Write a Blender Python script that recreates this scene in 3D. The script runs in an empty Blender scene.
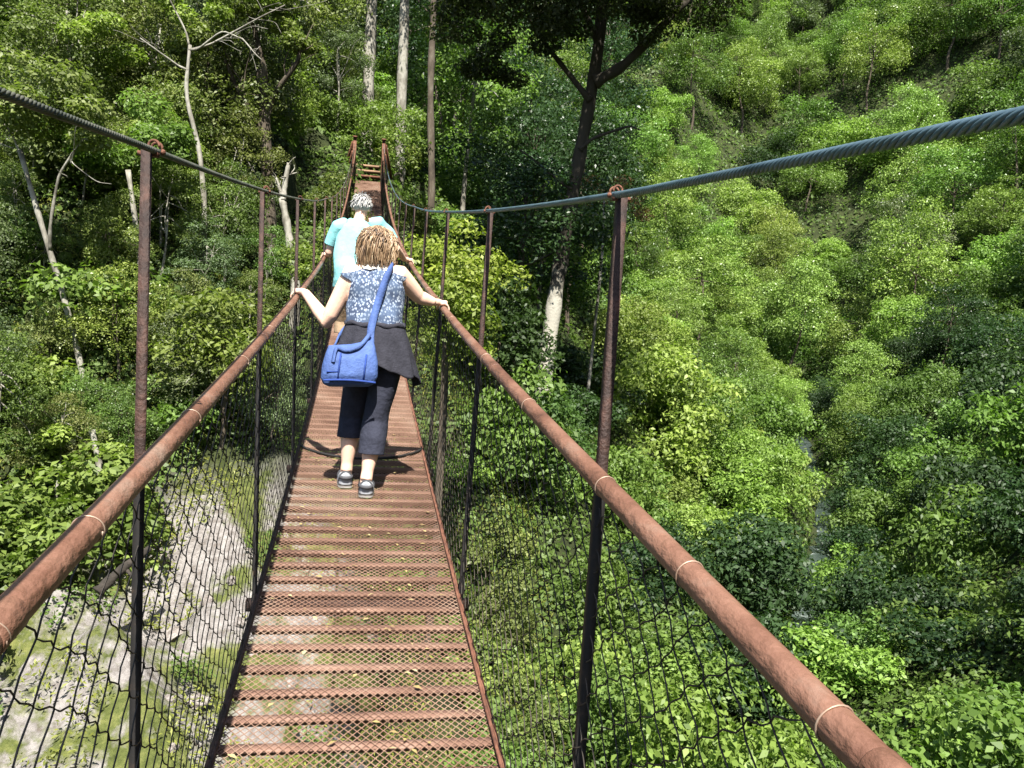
import bpy, bmesh, math, random
import numpy as np
from mathutils import Vector, Matrix, noise

random.seed(7)
rng = np.random.default_rng(11)
C = bpy.context.scene.collection
S = bpy.context.scene

# ------------------------------------------------------------------ camera model (fitted to the photograph)
YAW, PIT, ROL, FPX = 0.1887, 0.0799, 0.0649, 821.1
CAM = np.array([-0.0624, 0.0, 1.3552])
R0 = np.array([math.cos(YAW), -math.sin(YAW), 0.0]); F0 = np.array([math.sin(YAW), math.cos(YAW), 0.0]); Z0 = np.array([0, 0, 1.0])
U0 = Z0 * math.cos(PIT) + F0 * math.sin(PIT); D0 = F0 * math.cos(PIT) - Z0 * math.sin(PIT)
CX = R0 * math.cos(ROL) + U0 * math.sin(ROL); CY = -R0 * math.sin(ROL) + U0 * math.cos(ROL)

def P(u, v, y):
    """world point seen at pixel (u, v), at distance y along the bridge"""
    r = D0 + CX * ((u - 512) / FPX) - CY * ((v - 384) / FPX)
    return CAM + r * (y / r[1])

# ------------------------------------------------------------------ materials
def mat(name):
    m = bpy.data.materials.new(name); m.use_nodes = True
    nt = m.node_tree; nt.nodes.clear()
    out = nt.nodes.new('ShaderNodeOutputMaterial'); b = nt.nodes.new('ShaderNodeBsdfPrincipled')
    nt.links.new(b.outputs[0], out.inputs[0])
    return m, nt, b, out

def noise_mat(name, cols, scale=8.0, rough=0.8, metal=0.0, bump=0.0, bscale=None, detail=6, stretch=(1, 1, 1), spec=0.3, coord='Object', pos=None):
    m, nt, b, out = mat(name)
    tc = nt.nodes.new('ShaderNodeTexCoord'); mp = nt.nodes.new('ShaderNodeMapping'); mp.inputs['Scale'].default_value = stretch
    nt.links.new(tc.outputs[coord], mp.inputs[0])
    n = nt.nodes.new('ShaderNodeTexNoise'); n.inputs['Scale'].default_value = scale; n.inputs['Detail'].default_value = detail; n.inputs['Roughness'].default_value = 0.65
    nt.links.new(mp.outputs[0], n.inputs['Vector'])
    r = nt.nodes.new('ShaderNodeValToRGB'); cr = r.color_ramp
    k = len(cols)
    pos = pos or [0.3 + 0.4 * i / max(1, k - 1) for i in range(k)]
    while len(cr.elements) < k: cr.elements.new(0.5)
    for e, c, p in zip(cr.elements, cols, pos): e.position = p; e.color = (*c, 1)
    nt.links.new(n.outputs['Fac'], r.inputs[0]); nt.links.new(r.outputs[0], b.inputs['Base Color'])
    b.inputs['Roughness'].default_value = rough; b.inputs['Metallic'].default_value = metal; b.inputs['Specular IOR Level'].default_value = spec
    if bump:
        n2 = nt.nodes.new('ShaderNodeTexNoise'); n2.inputs['Scale'].default_value = bscale or scale * 3; n2.inputs['Detail'].default_value = 5
        nt.links.new(mp.outputs[0], n2.inputs['Vector'])
        bp = nt.nodes.new('ShaderNodeBump'); bp.inputs['Strength'].default_value = bump; bp.inputs['Distance'].default_value = 0.02
        nt.links.new(n2.outputs['Fac'], bp.inputs['Height']); nt.links.new(bp.outputs[0], b.inputs['Normal'])
    return m

def leaf_mat(name, dark, light, transl=0.4, rough=0.5):
    """leaf colour = leaf-to-leaf variation (face attribute 'tint') x the colour of the plant"""
    m, nt, b, out = mat(name)
    at = nt.nodes.new('ShaderNodeAttribute'); at.attribute_name = 'tint'
    r = nt.nodes.new('ShaderNodeValToRGB'); r.color_ramp.elements[0].color = (*dark, 1); r.color_ramp.elements[1].color = (*light, 1)
    r.color_ramp.elements[0].position = 0.05; r.color_ramp.elements[1].position = 0.95
    nt.links.new(at.outputs['Fac'], r.inputs[0])
    oi = nt.nodes.new('ShaderNodeObjectInfo'); mx = nt.nodes.new('ShaderNodeMix'); mx.data_type = 'RGBA'; mx.blend_type = 'MULTIPLY'; mx.inputs[0].default_value = 1
    nt.links.new(r.outputs[0], mx.inputs[6]); nt.links.new(oi.outputs['Color'], mx.inputs[7])
    nt.links.new(mx.outputs[2], b.inputs['Base Color'])
    b.inputs['Roughness'].default_value = rough; b.inputs['Specular IOR Level'].default_value = 0.3
    tr = nt.nodes.new('ShaderNodeBsdfTranslucent')
    mt = nt.nodes.new('ShaderNodeMix'); mt.data_type = 'RGBA'; mt.blend_type = 'MULTIPLY'; mt.inputs[0].default_value = 1; mt.inputs[7].default_value = (1.1, 1.35, 0.5, 1)
    nt.links.new(mx.outputs[2], mt.inputs[6]); nt.links.new(mt.outputs[2], tr.inputs[0])
    ms = nt.nodes.new('ShaderNodeMixShader'); ms.inputs[0].default_value = transl
    nt.links.new(b.outputs[0], ms.inputs[1]); nt.links.new(tr.outputs[0], ms.inputs[2]); nt.links.new(ms.outputs[0], out.inputs[0])
    return m

M = {}
M['rust_pipe'] = noise_mat('rust_pipe', [(0.05, 0.024, 0.016), (0.118, 0.056, 0.036), (0.165, 0.085, 0.057), (0.18, 0.122, 0.092)], 7, 0.5, 0.0, 0.35, 70, stretch=(1, 0.5, 1), spec=0.35)
M['rust'] = noise_mat('rust', [(0.05, 0.022, 0.015), (0.12, 0.05, 0.03), (0.19, 0.085, 0.052)], 14, 0.8, 0.0, 0.4, 120)
M['rust_tread'] = noise_mat('rust_tread', [(0.085, 0.046, 0.033), (0.175, 0.098, 0.071), (0.265, 0.175, 0.135)], 5, 0.85, 0.0, 0.4, 90, stretch=(1, 2.2, 1))
M['rust_mesh'] = noise_mat('rust_mesh', [(0.11, 0.058, 0.038), (0.195, 0.112, 0.076), (0.27, 0.185, 0.135)], 2.2, 0.75, pos=[0.35, 0.5, 0.7])
M['rust_dark'] = noise_mat('rust_dark', [(0.012, 0.007, 0.006), (0.03, 0.016, 0.012), (0.075, 0.037, 0.027)], 20, 0.7, 0.0, 0.4, 150)
M['near_black'] = noise_mat('near_black', [(0.008, 0.008, 0.008), (0.014, 0.012, 0.011), (0.045, 0.03, 0.02)], 25, 0.7, pos=[0.3, 0.6, 0.75])
M['net_wire'] = noise_mat('net_wire', [(0.016, 0.014, 0.012), (0.04, 0.034, 0.027), (0.085, 0.065, 0.048)], 3, 0.65, 0.2)
M['tie_wire'] = noise_mat('tie_wire', [(0.25, 0.15, 0.10), (0.42, 0.33, 0.26)], 30, 0.5, 0.4)
M['steel_cable'] = noise_mat('steel_cable', [(0.05, 0.085, 0.11), (0.11, 0.17, 0.205), (0.075, 0.12, 0.135)], 6, 0.42, 0.45, spec=0.5)
M['old_cable'] = noise_mat('old_cable', [(0.03, 0.035, 0.028), (0.065, 0.07, 0.055), (0.10, 0.098, 0.078)], 9, 0.6, 0.2)
M['timber'] = noise_mat('timber', [(0.10, 0.065, 0.04), (0.24, 0.15, 0.09), (0.30, 0.20, 0.13)], 6, 0.9, 0, 0.3, 40, stretch=(1, 6, 6))
M['bark_pale'] = noise_mat('bark_pale', [(0.04, 0.035, 0.028), (0.14, 0.13, 0.105), (0.27, 0.258, 0.222), (0.085, 0.09, 0.05)], 3.2, 0.9, 0, 0.6, 14, stretch=(1, 1, 0.45), pos=[0.3, 0.45, 0.58, 0.72])
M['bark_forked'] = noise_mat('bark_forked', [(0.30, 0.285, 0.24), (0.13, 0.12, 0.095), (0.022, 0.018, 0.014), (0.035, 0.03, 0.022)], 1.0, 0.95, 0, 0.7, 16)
M['bark_dark'] = noise_mat('bark_dark', [(0.025, 0.02, 0.015), (0.07, 0.055, 0.04), (0.12, 0.105, 0.08)], 4, 0.95, 0, 0.7, 16, stretch=(1, 1, 0.4))
M['leaf'] = leaf_mat('leaf', (0.45, 0.50, 0.40), (1.25, 1.2, 1.15))
M['leaf_gloss'] = leaf_mat('leaf_gloss', (0.5, 0.55, 0.5), (1.2, 1.15, 1.1), 0.3, 0.38)
M['rock'] = noise_mat('rock', [(0.06, 0.05, 0.042), (0.16, 0.14, 0.127), (0.25, 0.225, 0.21), (0.09, 0.10, 0.04)], 1.6, 0.95, 0, 0.8, 9, detail=9, pos=[0.3, 0.45, 0.6, 0.75])
M['wood_dead'] = noise_mat('wood_dead', [(0.012, 0.010, 0.008), (0.045, 0.037, 0.03)], 8, 0.95, 0, 0.5, 30)

def crown_shade_bark(m):
    # pale lit lichen below, crown shade painted dark above: by height, broken by noise
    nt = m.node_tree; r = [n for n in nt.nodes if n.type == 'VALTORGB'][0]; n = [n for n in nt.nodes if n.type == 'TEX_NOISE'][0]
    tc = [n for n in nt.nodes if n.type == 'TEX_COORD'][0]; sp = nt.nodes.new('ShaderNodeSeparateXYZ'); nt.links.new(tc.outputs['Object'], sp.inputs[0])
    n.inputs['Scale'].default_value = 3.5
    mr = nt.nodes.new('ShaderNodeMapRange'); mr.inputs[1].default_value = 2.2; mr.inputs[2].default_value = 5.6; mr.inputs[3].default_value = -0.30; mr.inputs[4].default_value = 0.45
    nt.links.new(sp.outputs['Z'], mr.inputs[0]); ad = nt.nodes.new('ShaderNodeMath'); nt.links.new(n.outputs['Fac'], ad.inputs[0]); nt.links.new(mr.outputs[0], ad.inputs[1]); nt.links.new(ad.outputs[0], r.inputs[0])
crown_shade_bark(M['bark_forked'])
def flat(name, col, rough=0.8, spec=0.3, sheen=0.0, bump=0.0, bscale=200, var=0.25, scale=20):
    c0 = tuple(x * (1 - var) for x in col); c1 = tuple(min(1, x * (1 + var)) for x in col)
    return noise_mat(name, [c0, col, c1], scale, rough, 0, bump, bscale, spec=spec)
M['skin'] = flat('skin', (0.62, 0.40, 0.30), 0.5, 0.4, var=0.08)
M['skin_pink'] = flat('skin_pink', (0.58, 0.33, 0.25), 0.5, 0.4, var=0.08)
M['trouser'] = flat('trouser', (0.026, 0.028, 0.042), 0.9, 0.15, bump=0.3, bscale=60)
M['jacket'] = flat('jacket', (0.028, 0.028, 0.036), 0.95, 0.1, bump=0.3, bscale=80)
M['bag'] = flat('bag', (0.05, 0.088, 0.23), 0.75, 0.25, bump=0.3, bscale=70, var=0.3, scale=9)
M['bag_dark'] = flat('bag_dark', (0.02, 0.045, 0.19), 0.8, 0.2)
M['turquoise'] = flat('turquoise', (0.20, 0.46, 0.475), 0.9, 0.15, bump=0.25, bscale=30, var=0.1)
M['tan'] = flat('tan', (0.24, 0.17, 0.11), 0.9, 0.15, bump=0.3, bscale=40)
M['white_cloth'] = flat('white_cloth', (0.75, 0.74, 0.70), 0.9, 0.15, var=0.06)
M['shoe'] = flat('shoe', (0.24, 0.25, 0.27), 0.7, 0.3, var=0.25)
M['shoe_dark'] = flat('shoe_dark', (0.05, 0.05, 0.055), 0.7, 0.3)
M['sole'] = flat('sole', (0.16, 0.15, 0.14), 0.9, 0.2)
M['hair_grey'] = flat('hair_grey', (0.30, 0.295, 0.285), 0.6, 0.3, var=0.18, scale=40)
M['eye'] = flat('eye', (0.05, 0.04, 0.03), 0.2, 0.5)
M['lip'] = flat('lip', (0.42, 0.17, 0.14), 0.5, 0.3)

def hair_mat():
    m, nt, b, out = mat('hair_blonde')
    at = nt.nodes.new('ShaderNodeAttribute'); at.attribute_name = 'tint'
    r = nt.nodes.new('ShaderNodeValToRGB'); cr = r.color_ramp
    for p, c in ((0.0, (0.055, 0.036, 0.024)), (0.40, (0.19, 0.115, 0.062)), (0.7, (0.36, 0.245, 0.14)), (1.0, (0.60, 0.50, 0.36))):
        e = cr.elements.new(p) if p not in (0.0, 1.0) else cr.elements[0 if p == 0 else -1]
        e.color = (*c, 1)
    nt.links.new(at.outputs['Fac'], r.inputs[0]); nt.links.new(r.outputs[0], b.inputs['Base Color'])
    b.inputs['Roughness'].default_value = 0.45
    return m
M['hair_blonde'] = hair_mat()

def print_top_mat():
    """navy blouse with a small white and pale blue print"""
    m, nt, b, out = mat('print_top')
    tc = nt.nodes.new('ShaderNodeTexCoord'); mp = nt.nodes.new('ShaderNodeMapping'); mp.inputs['Scale'].default_value = (1, 1, 0.8)
    nt.links.new(tc.outputs['Object'], mp.inputs[0])
    v = nt.nodes.new('ShaderNodeTexVoronoi'); v.inputs['Scale'].default_value = 80; nt.links.new(mp.outputs[0], v.inputs['Vector'])
    r = nt.nodes.new('ShaderNodeValToRGB'); r.color_ramp.elements[0].color = (0.30, 0.345, 0.41, 1); r.color_ramp.elements[1].color = (0.03, 0.046, 0.09, 1)
    r.color_ramp.elements[0].position = 0.30; r.color_ramp.elements[1].position = 0.52
    nt.links.new(v.outputs['Distance'], r.inputs[0])
    n = nt.nodes.new('ShaderNodeTexNoise'); n.inputs['Scale'].default_value = 16; nt.links.new(tc.outputs['Object'], n.inputs['Vector'])
    rr = nt.nodes.new('ShaderNodeValToRGB'); rr.color_ramp.elements[0].position = 0.42; rr.color_ramp.elements[1].position = 0.6
    nt.links.new(n.outputs['Fac'], rr.inputs[0])
    mx = nt.nodes.new('ShaderNodeMix'); mx.data_type = 'RGBA'; nt.links.new(rr.outputs[0], mx.inputs[0])
    nt.links.new(r.outputs[0], mx.inputs[6]); mx.inputs[7].default_value = (0.075, 0.115, 0.19, 1)
    mx2 = nt.nodes.new('ShaderNodeMix'); mx2.data_type = 'RGBA'; mx2.inputs[0].default_value = 0.55
    nt.links.new(r.outputs[0], mx2.inputs[6]); nt.links.new(mx.outputs[2], mx2.inputs[7])
    nt.links.new(mx2.outputs[2], b.inputs['Base Color']); b.inputs['Roughness'].default_value = 0.9
    return m
M['print_top'] = print_top_mat()

# ------------------------------------------------------------------ object helpers
def tag(o, label=None, cat=None, group=None, kind=None):
    if label: o['label'] = label
    if cat: o['category'] = cat
    if group: o['group'] = group
    if kind: o['kind'] = kind
    return o

def empty(name, loc=(0, 0, 0)):
    o = bpy.data.objects.new(name, None); o.empty_display_size = 0.3; o.location = loc; C.objects.link(o); return o

def link(name, me, m=None, parent=None, loc=(0, 0, 0)):
    o = bpy.data.objects.new(name, me); o.location = loc; C.objects.link(o)
    if m is not None:
        for x in (m if isinstance(m, (list, tuple)) else [m]): me.materials.append(x)
    if parent is not None: o.parent = parent
    return o

def np_mesh(name, V, F, smooth=False, tint=None, fmat=None):
    """mesh from numpy verts and an (n,k) face array (or a list of such arrays)"""
    Fs = F if isinstance(F, list) else [F]
    Fs = [np.asarray(f, dtype=np.int32) for f in Fs if len(f)]
    me = bpy.data.meshes.new(name)
    V = np.asarray(V, dtype=np.float32); me.vertices.add(len(V)); me.vertices.foreach_set('co', V.ravel())
    loops = np.concatenate([f.ravel() for f in Fs]); sizes = np.concatenate([np.full(len(f), f.shape[1], dtype=np.int32) for f in Fs])
    starts = np.concatenate([[0], np.cumsum(sizes)[:-1]]).astype(np.int32)
    me.loops.add(len(loops)); me.loops.foreach_set('vertex_index', loops)
    me.polygons.add(len(sizes)); me.polygons.foreach_set('loop_start', starts); me.polygons.foreach_set('loop_total', sizes)
    if smooth: me.polygons.foreach_set('use_smooth', np.ones(len(sizes), dtype=bool))
    if fmat is not None: me.polygons.foreach_set('material_index', np.asarray(fmat, dtype=np.int32))
    me.update(calc_edges=True)
    if tint is not None:
        a = me.attributes.new('tint', 'FLOAT', 'FACE'); a.data.foreach_set('value', np.asarray(tint, dtype=np.float32))
    return me

class Geo:
    """collects tubes, boxes and lofts; build() makes one mesh"""
    def __init__(s): s.V = []; s.Q = []; s.T = []; s.n = 0; s.tq = []; s.tt = []
    def add(s, V, Q=(), T=(), tint=0.5):
        V = np.asarray(V, float); s.V.append(V)
        if len(Q): s.Q.append(np.asarray(Q, int) + s.n); s.tq.append(np.full(len(Q), tint))
        if len(T): s.T.append(np.asarray(T, int) + s.n); s.tt.append(np.full(len(T), tint))
        s.n += len(V)
    def tube(s, pts, rad, sides=8, tint=0.5, cap=True, flat=1.0, up=None):
        pts = np.asarray(pts, float); n = len(pts); rad = np.broadcast_to(np.asarray(rad, float), (n,))
        t = np.gradient(pts, axis=0); t /= np.linalg.norm(t, axis=1)[:, None] + 1e-12
        a = np.array(up if up is not None else [0.0, 0, 1.0]);
        if up is None and abs(t[0] @ a) > 0.9: a = np.array([1.0, 0, 0])
        N = []; 
        for i in range(n):
            b = a - t[i] * (a @ t[i]); b /= np.linalg.norm(b) + 1e-12; N.append(b); a = b
        N = np.array(N); B = np.cross(t, N)
        ang = np.arange(sides) * 2 * math.pi / sides
        V = pts[:, None, :] + rad[:, None, None] * (np.cos(ang)[None, :, None] * N[:, None, :] * flat + np.sin(ang)[None, :, None] * B[:, None, :])
        V = V.reshape(-1, 3)
        i = np.arange(n - 1)[:, None]; j = np.arange(sides)[None, :]; k = (j + 1) % sides
        Q = np.stack([i * sides + j, i * sides + k, (i + 1) * sides + k, (i + 1) * sides + j], -1).reshape(-1, 4)
        T = []
        if cap:
            V = np.vstack([V, pts[0], pts[-1]]); c0 = n * sides; c1 = c0 + 1
            for q in range(sides):
                T.append((c0, (q + 1) % sides, q)); T.append((c1, (n - 1) * sides + q, (n - 1) * sides + (q + 1) % sides))
        s.add(V, Q, T, tint)
    def box(s, c, ex, ey, ez):
        c = np.asarray(c, float); ex, ey, ez = (np.asarray(e, float) for e in (ex, ey, ez))
        V = [c + a * ex + b * ey + d * ez for d in (-1, 1) for b in (-1, 1) for a in (-1, 1)]
        s.add(V, [(0, 2, 3, 1), (4, 5, 7, 6), (0, 1, 5, 4), (2, 6, 7, 3), (0, 4, 6, 2), (1, 3, 7, 5)])
    def ellipsoid(s, c, r, rot=None, n=16, m=10, tint=0.5):
        th = np.linspace(0, math.pi, m + 1)[1:-1]; ph = np.arange(n) * 2 * math.pi / n
        V = np.array([[math.sin(a) * math.cos(b), math.sin(a) * math.sin(b), math.cos(a)] for a in th for b in ph] + [[0, 0, 1], [0, 0, -1]]) * np.asarray(r)
        if rot is not None: V = V @ np.asarray(rot).T
        V = V + np.asarray(c); k = m - 1; Q = []; T = []
        for i in range(k - 1):
            for j in range(n): Q.append((i * n + j, (i + 1) * n + j, (i + 1) * n + (j + 1) % n, i * n + (j + 1) % n))
        for j in range(n):
            T.append((k * n, j, (j + 1) % n)); T.append((k * n + 1, (k - 1) * n + (j + 1) % n, (k - 1) * n + j))
        s.add(V, Q, T, tint)
    def mesh(s, name, smooth=True):
        Fs = []; ti = []
        if s.Q: Fs.append(np.vstack(s.Q)); ti.append(np.concatenate(s.tq))
        if s.T: Fs.append(np.vstack(s.T)); ti.append(np.concatenate(s.tt))
        return np_mesh(name, np.vstack(s.V), Fs, smooth, np.concatenate(ti))
    def build(s, name, m, parent=None, smooth=True):
        return link(name, s.mesh(name, smooth), m, parent)

# ------------------------------------------------------------------ the bridge
YS = np.array([-6, 1.0, 2.47, 4.31, 6.15, 28.0, 40.0]); SL = np.array([0.03, 0.085, 0.097, 0.112, 0.120, 0.345, 0.345])
_yy = np.linspace(-6, 40, 4601); _sl = np.interp(_yy, YS, SL); _zz = np.concatenate([[0], np.cumsum((_sl[1:] + _sl[:-1]) / 2 * np.diff(_yy))])
_zz -= np.interp(1.5538, _yy, _zz)
def zd(y): return np.interp(y, _yy, _zz)
def slope(y): return np.interp(y, _yy, _sl)
TL = 0.0875
HR, HT, HB, HA, HC = 1.0448, 1.628, 0.4074, 0.4426, 0.4583
FR = [1.5538 + 1.8385 * k for k in range(-1, 14)]        # frame positions along the deck
Y0, Y1 = -1.3, 27.9
def hw(h): return np.interp(h, [0, HR, HT], [HB, HA, HC])
def cab_h(y, s=0): return 0.022 * max(0, s) * np.clip((1.55 - y) / 1.1, 0, 1.5) + np.interp(y, [-0.6, 0.45, 1.55, 9, 28], [1.595, 1.613, 1.622, 1.62, 1.27])
def rail_pt(s, y): return np.array([s * (HA - 0.010), y + 0.0, float(zd(y - TL * HR)) + HR])

bridge = empty('suspension_bridge', (0, 0, 0))
tag(bridge, 'rusty narrow swing bridge with pipe handrails and wire netting sides', 'footbridge')

def net_noise(y, h, s): return 0.0055 * np.sin(61 * y + 37 * h + s) * np.sin(43 * h - 29 * y) + 0.014 * np.sin(5.1 * y + 3 * h + s) + 0.009 * np.sin(11.7 * y - 6 * h + 2 * s) + 0.006 * np.sin(23 * y + 9 * h)

for s in (-1, 1):
    # handrail pipe
    ys = np.linspace(Y0, Y1 + 0.1, 180)
    g = Geo(); g.tube([rail_pt(s, y) for y in ys], 0.0212, 18)
    rail = g.build('handrail', M['rust_pipe'], bridge)
    # tie wires looped round the pipe
    for k, y in enumerate([0.72, 1.10, 1.53, 2.3, 3.15, 4.4, 6.1] if s > 0 else [0.92, 1.25, 1.98, 2.8, 3.6, 5.2]):
        yk = y
        p = rail_pt(s, yk); g = Geo(); tq = np.array([0, 1, slope(yk)]); tq /= np.linalg.norm(tq)
        n1 = np.array([1.0, 0, 0]); n2 = np.cross(tq, n1)
        a = np.linspace(0, 2 * math.pi * 1.15, 26)
        g.tube([p + 0.0222 * (math.cos(q) * n1 + math.sin(q) * n2) + tq * (0.010 * q / 6.3 + 0.004 * math.sin(q)) for q in a], 0.0013, 5)
        g.build('tie_wire', M['tie_wire'], rail)
    for yk in ((0.62, 2.95) if s > 0 else (0.95, 3.4)):   # pipe joint collar
        g = Geo(); g.tube([rail_pt(s, yk - 0.035), rail_pt(s, yk - 0.033), rail_pt(s, yk + 0.033), rail_pt(s, yk + 0.035)], [0.0214, 0.0228, 0.0228, 0.0214], 18)
        g.build('pipe_joint', M['rust_pipe'], rail)
    # main cable: stranded where it is near
    def cab(y): return np.array([s * HC, y, float(zd(y - TL * HT)) + cab_h(y, s) + 0.006])
    g = Geo(); ys = np.arange(-0.6, 9.0, 0.005); base = np.array([cab(y) for y in ys])
    for q in range(6):
        a = 2 * math.pi * (ys / 0.075) + q * math.pi / 3
        off = np.stack([np.cos(a), np.zeros_like(a), np.sin(a)], 1) * (0.0050 if s > 0 else 0.0040)
        g.tube(base + off, 0.0030 if s > 0 else 0.0024, 6)
    ys = np.linspace(9.0, 27.9, 60); g.tube([cab(y) for y in ys], 0.0076 if s > 0 else 0.0062, 8)
    g.build('suspension_cable', M['steel_cable'] if s > 0 else M['old_cable'], bridge)
    # edge angle of the deck
    g = Geo(); ys = np.linspace(Y0, Y1, 160)
    g.tube([(s * (HB + 0.004), y, float(zd(y)) - 0.012) for y in ys], 0.0125, 8)
    g.tube([(s * (HB - 0.006), y, float(zd(y)) + 0.012 + 0.004 * math.sin(9 * y)) for y in ys], 0.006, 6)
    g.build('deck_edge', M['rust_dark'] if s < 0 else M['rust'], bridge)
    # chain-link netting between rail and deck edge
    g = Geo(); w = 0.062; nst = 72
    hgt = np.linspace(HR - 0.018, -0.01, nst); js = np.arange(0, int((Y1 - Y0) / w))
    V = []; 
    tri = 0.5 * np.cos(math.pi * (HR - hgt) / 0.045)
    for j in js:
        y = Y0 + j * w + tri * w * (1.02 if j % 2 else -1.02)
        yy = y + net_noise(y, hgt, s) + TL * hgt
        zz = np.array(zd(y)) + hgt + 0.5 * net_noise(y * 0.7 + 4, hgt, s + 1)
        xx = s * (hw(hgt) + 0.006 + 0.010 * np.sin(2.2 * y + 5 * hgt) * np.sin(math.pi * np.clip(hgt / HR, 0, 1)) + 0.0022 * np.sin(math.pi * (HR - hgt) / 0.045) * (1 if j % 2 else -1))
        V.append(np.stack([xx, yy, zz], 1))
    V = np.array(V)                                   # wires x steps x 3
    far = V[:, :, 1].mean(1)
    t = np.gradient(V, axis=1); t /= np.linalg.norm(t, axis=2, keepdims=True)
    ex = np.array([1.0, 0, 0]); b = np.cross(t, ex); b /= np.linalg.norm(b, axis=2, keepdims=True)
    r = 0.0017
    ring = [V + r * (math.cos(q) * ex + math.sin(q) * b) for q in (0.5, 0.5 + 2.094, 0.5 + 4.189)]
    W = np.stack(ring, 2)                             # wires, steps, 3, xyz
    nw = len(js); idx = np.arange(nw * nst * 3).reshape(nw, nst, 3)
    Q = [np.stack([idx[:, :-1, q], idx[:, :-1, (q + 1) % 3], idx[:, 1:, (q + 1) % 3], idx[:, 1:, q]], -1).reshape(-1, 4) for q in range(3)]
    g.add(W.reshape(-1, 3), np.vstack(Q))
    g.build('netting', M['net_wire'], bridge)
    # posts of angle iron, brown above the rail and black below it
    for y in FR:
        if y < -0.2: continue
        yb = y
        top = HT if y < 9 else float(cab_h(y))
        def pp(h): return np.array([s * float(hw(h)), yb + TL * h, float(zd(yb)) + h])
        V = []; levels = [-0.09, HR - 0.02, top]
        prof = [(-0.0098, -0.013), (0.0098, -0.013), (0.0098, -0.0095), (-0.0065, -0.0095), (-0.0065, 0.013), (-0.0098, 0.013)]
        prof = [(-a * s, b) for a, b in prof]
        if s > 0: prof = [(-a, b) for a, b in prof][::-1]
        for h in levels:
            c = pp(h) + np.array([s * 0.013, 0, 0])
            V += [c + np.array([a, b, 0]) for a, b in prof]
        Q = []; fm = []
        for L in range(2):
            for q in range(6):
                Q.append((L * 6 + q, L * 6 + (q + 1) % 6, (L + 1) * 6 + (q + 1) % 6, (L + 1) * 6 + q)); fm.append(1 if L == 0 else 0)
        Fs = [np.array(Q), np.array([[12, 13, 14, 15], [12, 15, 16, 17]])]; fm += [0, 0]
        post = link('post', np_mesh('post', V, Fs, False, None, fm), [M['rust_dark'], M['near_black']], bridge)
        if y < 15:
            g = Geo(); c = np.array([s * HC, yb + TL * top, float(zd(yb)) + top + 0.005])
            g.box(c + np.array([s * 0.012, 0, -0.012]), (0.018, 0, 0), (0, 0.010, 0), (0, 0, 0.004))
            a = np.linspace(-0.3, math.pi + 0.3, 12)
            for dy in (-0.012, 0.012): g.tube([c + np.array([0.0095 * math.cos(q), dy, 0.003 + 0.010 * math.sin(q)]) for q in a], 0.0026, 6)
            g.ellipsoid(c + np.array([0.014, 0, -0.006]), (0.005, 0.009, 0.006), n=6, m=4); g.ellipsoid(c + np.array([-0.014, 0, -0.006]), (0.005, 0.009, 0.006), n=6, m=4)
            g.build('cable_clamp', M['rust'], post)
        # cross beam of each frame under the deck
        if s > 0:
            g = Geo(); c = np.array([0, yb, float(zd(yb)) - 0.055]); g.box(c, (HB + 0.05, 0, 0), (0, 0.02, 0), (0, 0, 0.022))
            g.build('cross_beam', M['rust_dark'], bridge, False)

# treads: flat rusty bars across the deck
tr = [y for y in np.arange(0.62, Y1, 0.146)]
def tread_geo(g, y):
    y = y + random.uniform(-0.006, 0.006); sl = float(slope(y)); t = np.array([0, 1, sl]); t /= np.linalg.norm(t); n = np.array([0, -t[2], t[1]])
    sk = random.uniform(-0.004, 0.004)
    g.box(np.array([0, y, float(zd(y)) - 0.010]), (HB - 0.004, sk, 0), t * 0.019, n * 0.0035)
    g.box(np.array([0, y, float(zd(y)) - 0.0275]) + t * 0.016, (HB - 0.008, sk, 0), t * 0.0032, n * 0.0135)
for y in tr[:100]:
    g = Geo(); tread_geo(g, y); g.build('tread', M['rust_tread'], bridge, False)
g = Geo()
for y in tr[100:]: tread_geo(g, y)
tag(g.build('tread', M['rust_tread'], bridge, False), kind='stuff')

# walking mesh laid over the treads (diamond pattern of zigzag strands)
def deck_mesh(y0, y1, rp, cell, rad, lift, name, m):
    rows = np.arange(y0, y1, rp); nx = int(2 * (HB - 0.006) / (cell / 2)); xs = np.linspace(-(HB - 0.006), HB - 0.006, nx + 1)
    z = (np.arange(nx + 1) % 2) - 0.5
    V = []
    for k, y in enumerate(rows):
        yy = y + z * rp * (1 if k % 2 else -1) * 1.02 + 0.004 * np.sin(7 * xs + 3 * y)
        zz = zd(yy) + lift + 0.0015 * np.sin(9 * xs + 11 * y)
        V.append(np.stack([xs, yy, zz], 1))
    V = np.array(V); t = np.gradient(V, axis=1); t /= np.linalg.norm(t, axis=2, keepdims=True)
    up = np.array([0, 0, 1.0]); b = np.cross(t, up); b /= np.linalg.norm(b, axis=2, keepdims=True)
    ring = [V + rad * (math.sin(q) * up * 0.8 + math.cos(q) * b * 1.2) for q in (math.pi / 2, math.pi / 2 + 2.094, math.pi / 2 + 4.189)]
    W = np.stack(ring, 2); a, c = W.shape[0], W.shape[1]; idx = np.arange(a * c * 3).reshape(a, c, 3)
    Q = [np.stack([idx[:, :-1, q], idx[:, 1:, q], idx[:, 1:, (q + 1) % 3], idx[:, :-1, (q + 1) % 3]], -1).reshape(-1, 4) for q in range(3)]
    g = Geo(); g.add(W.reshape(-1, 3), np.vstack(Q)); return g.build(name, m, bridge)
deck_mesh(0.4, 5.36, 0.0165, 0.026, 0.0021, -0.003, 'deck_mesh', M['rust_mesh'])
deck_mesh(5.32, 12.0, 0.0165, 0.026, 0.0028, 0.003, 'deck_mesh', M['rust_mesh'])
deck_mesh(12.0, Y1, 0.030, 0.052, 0.0042, 0.0, 'deck_mesh', M['rust_mesh'])
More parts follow.
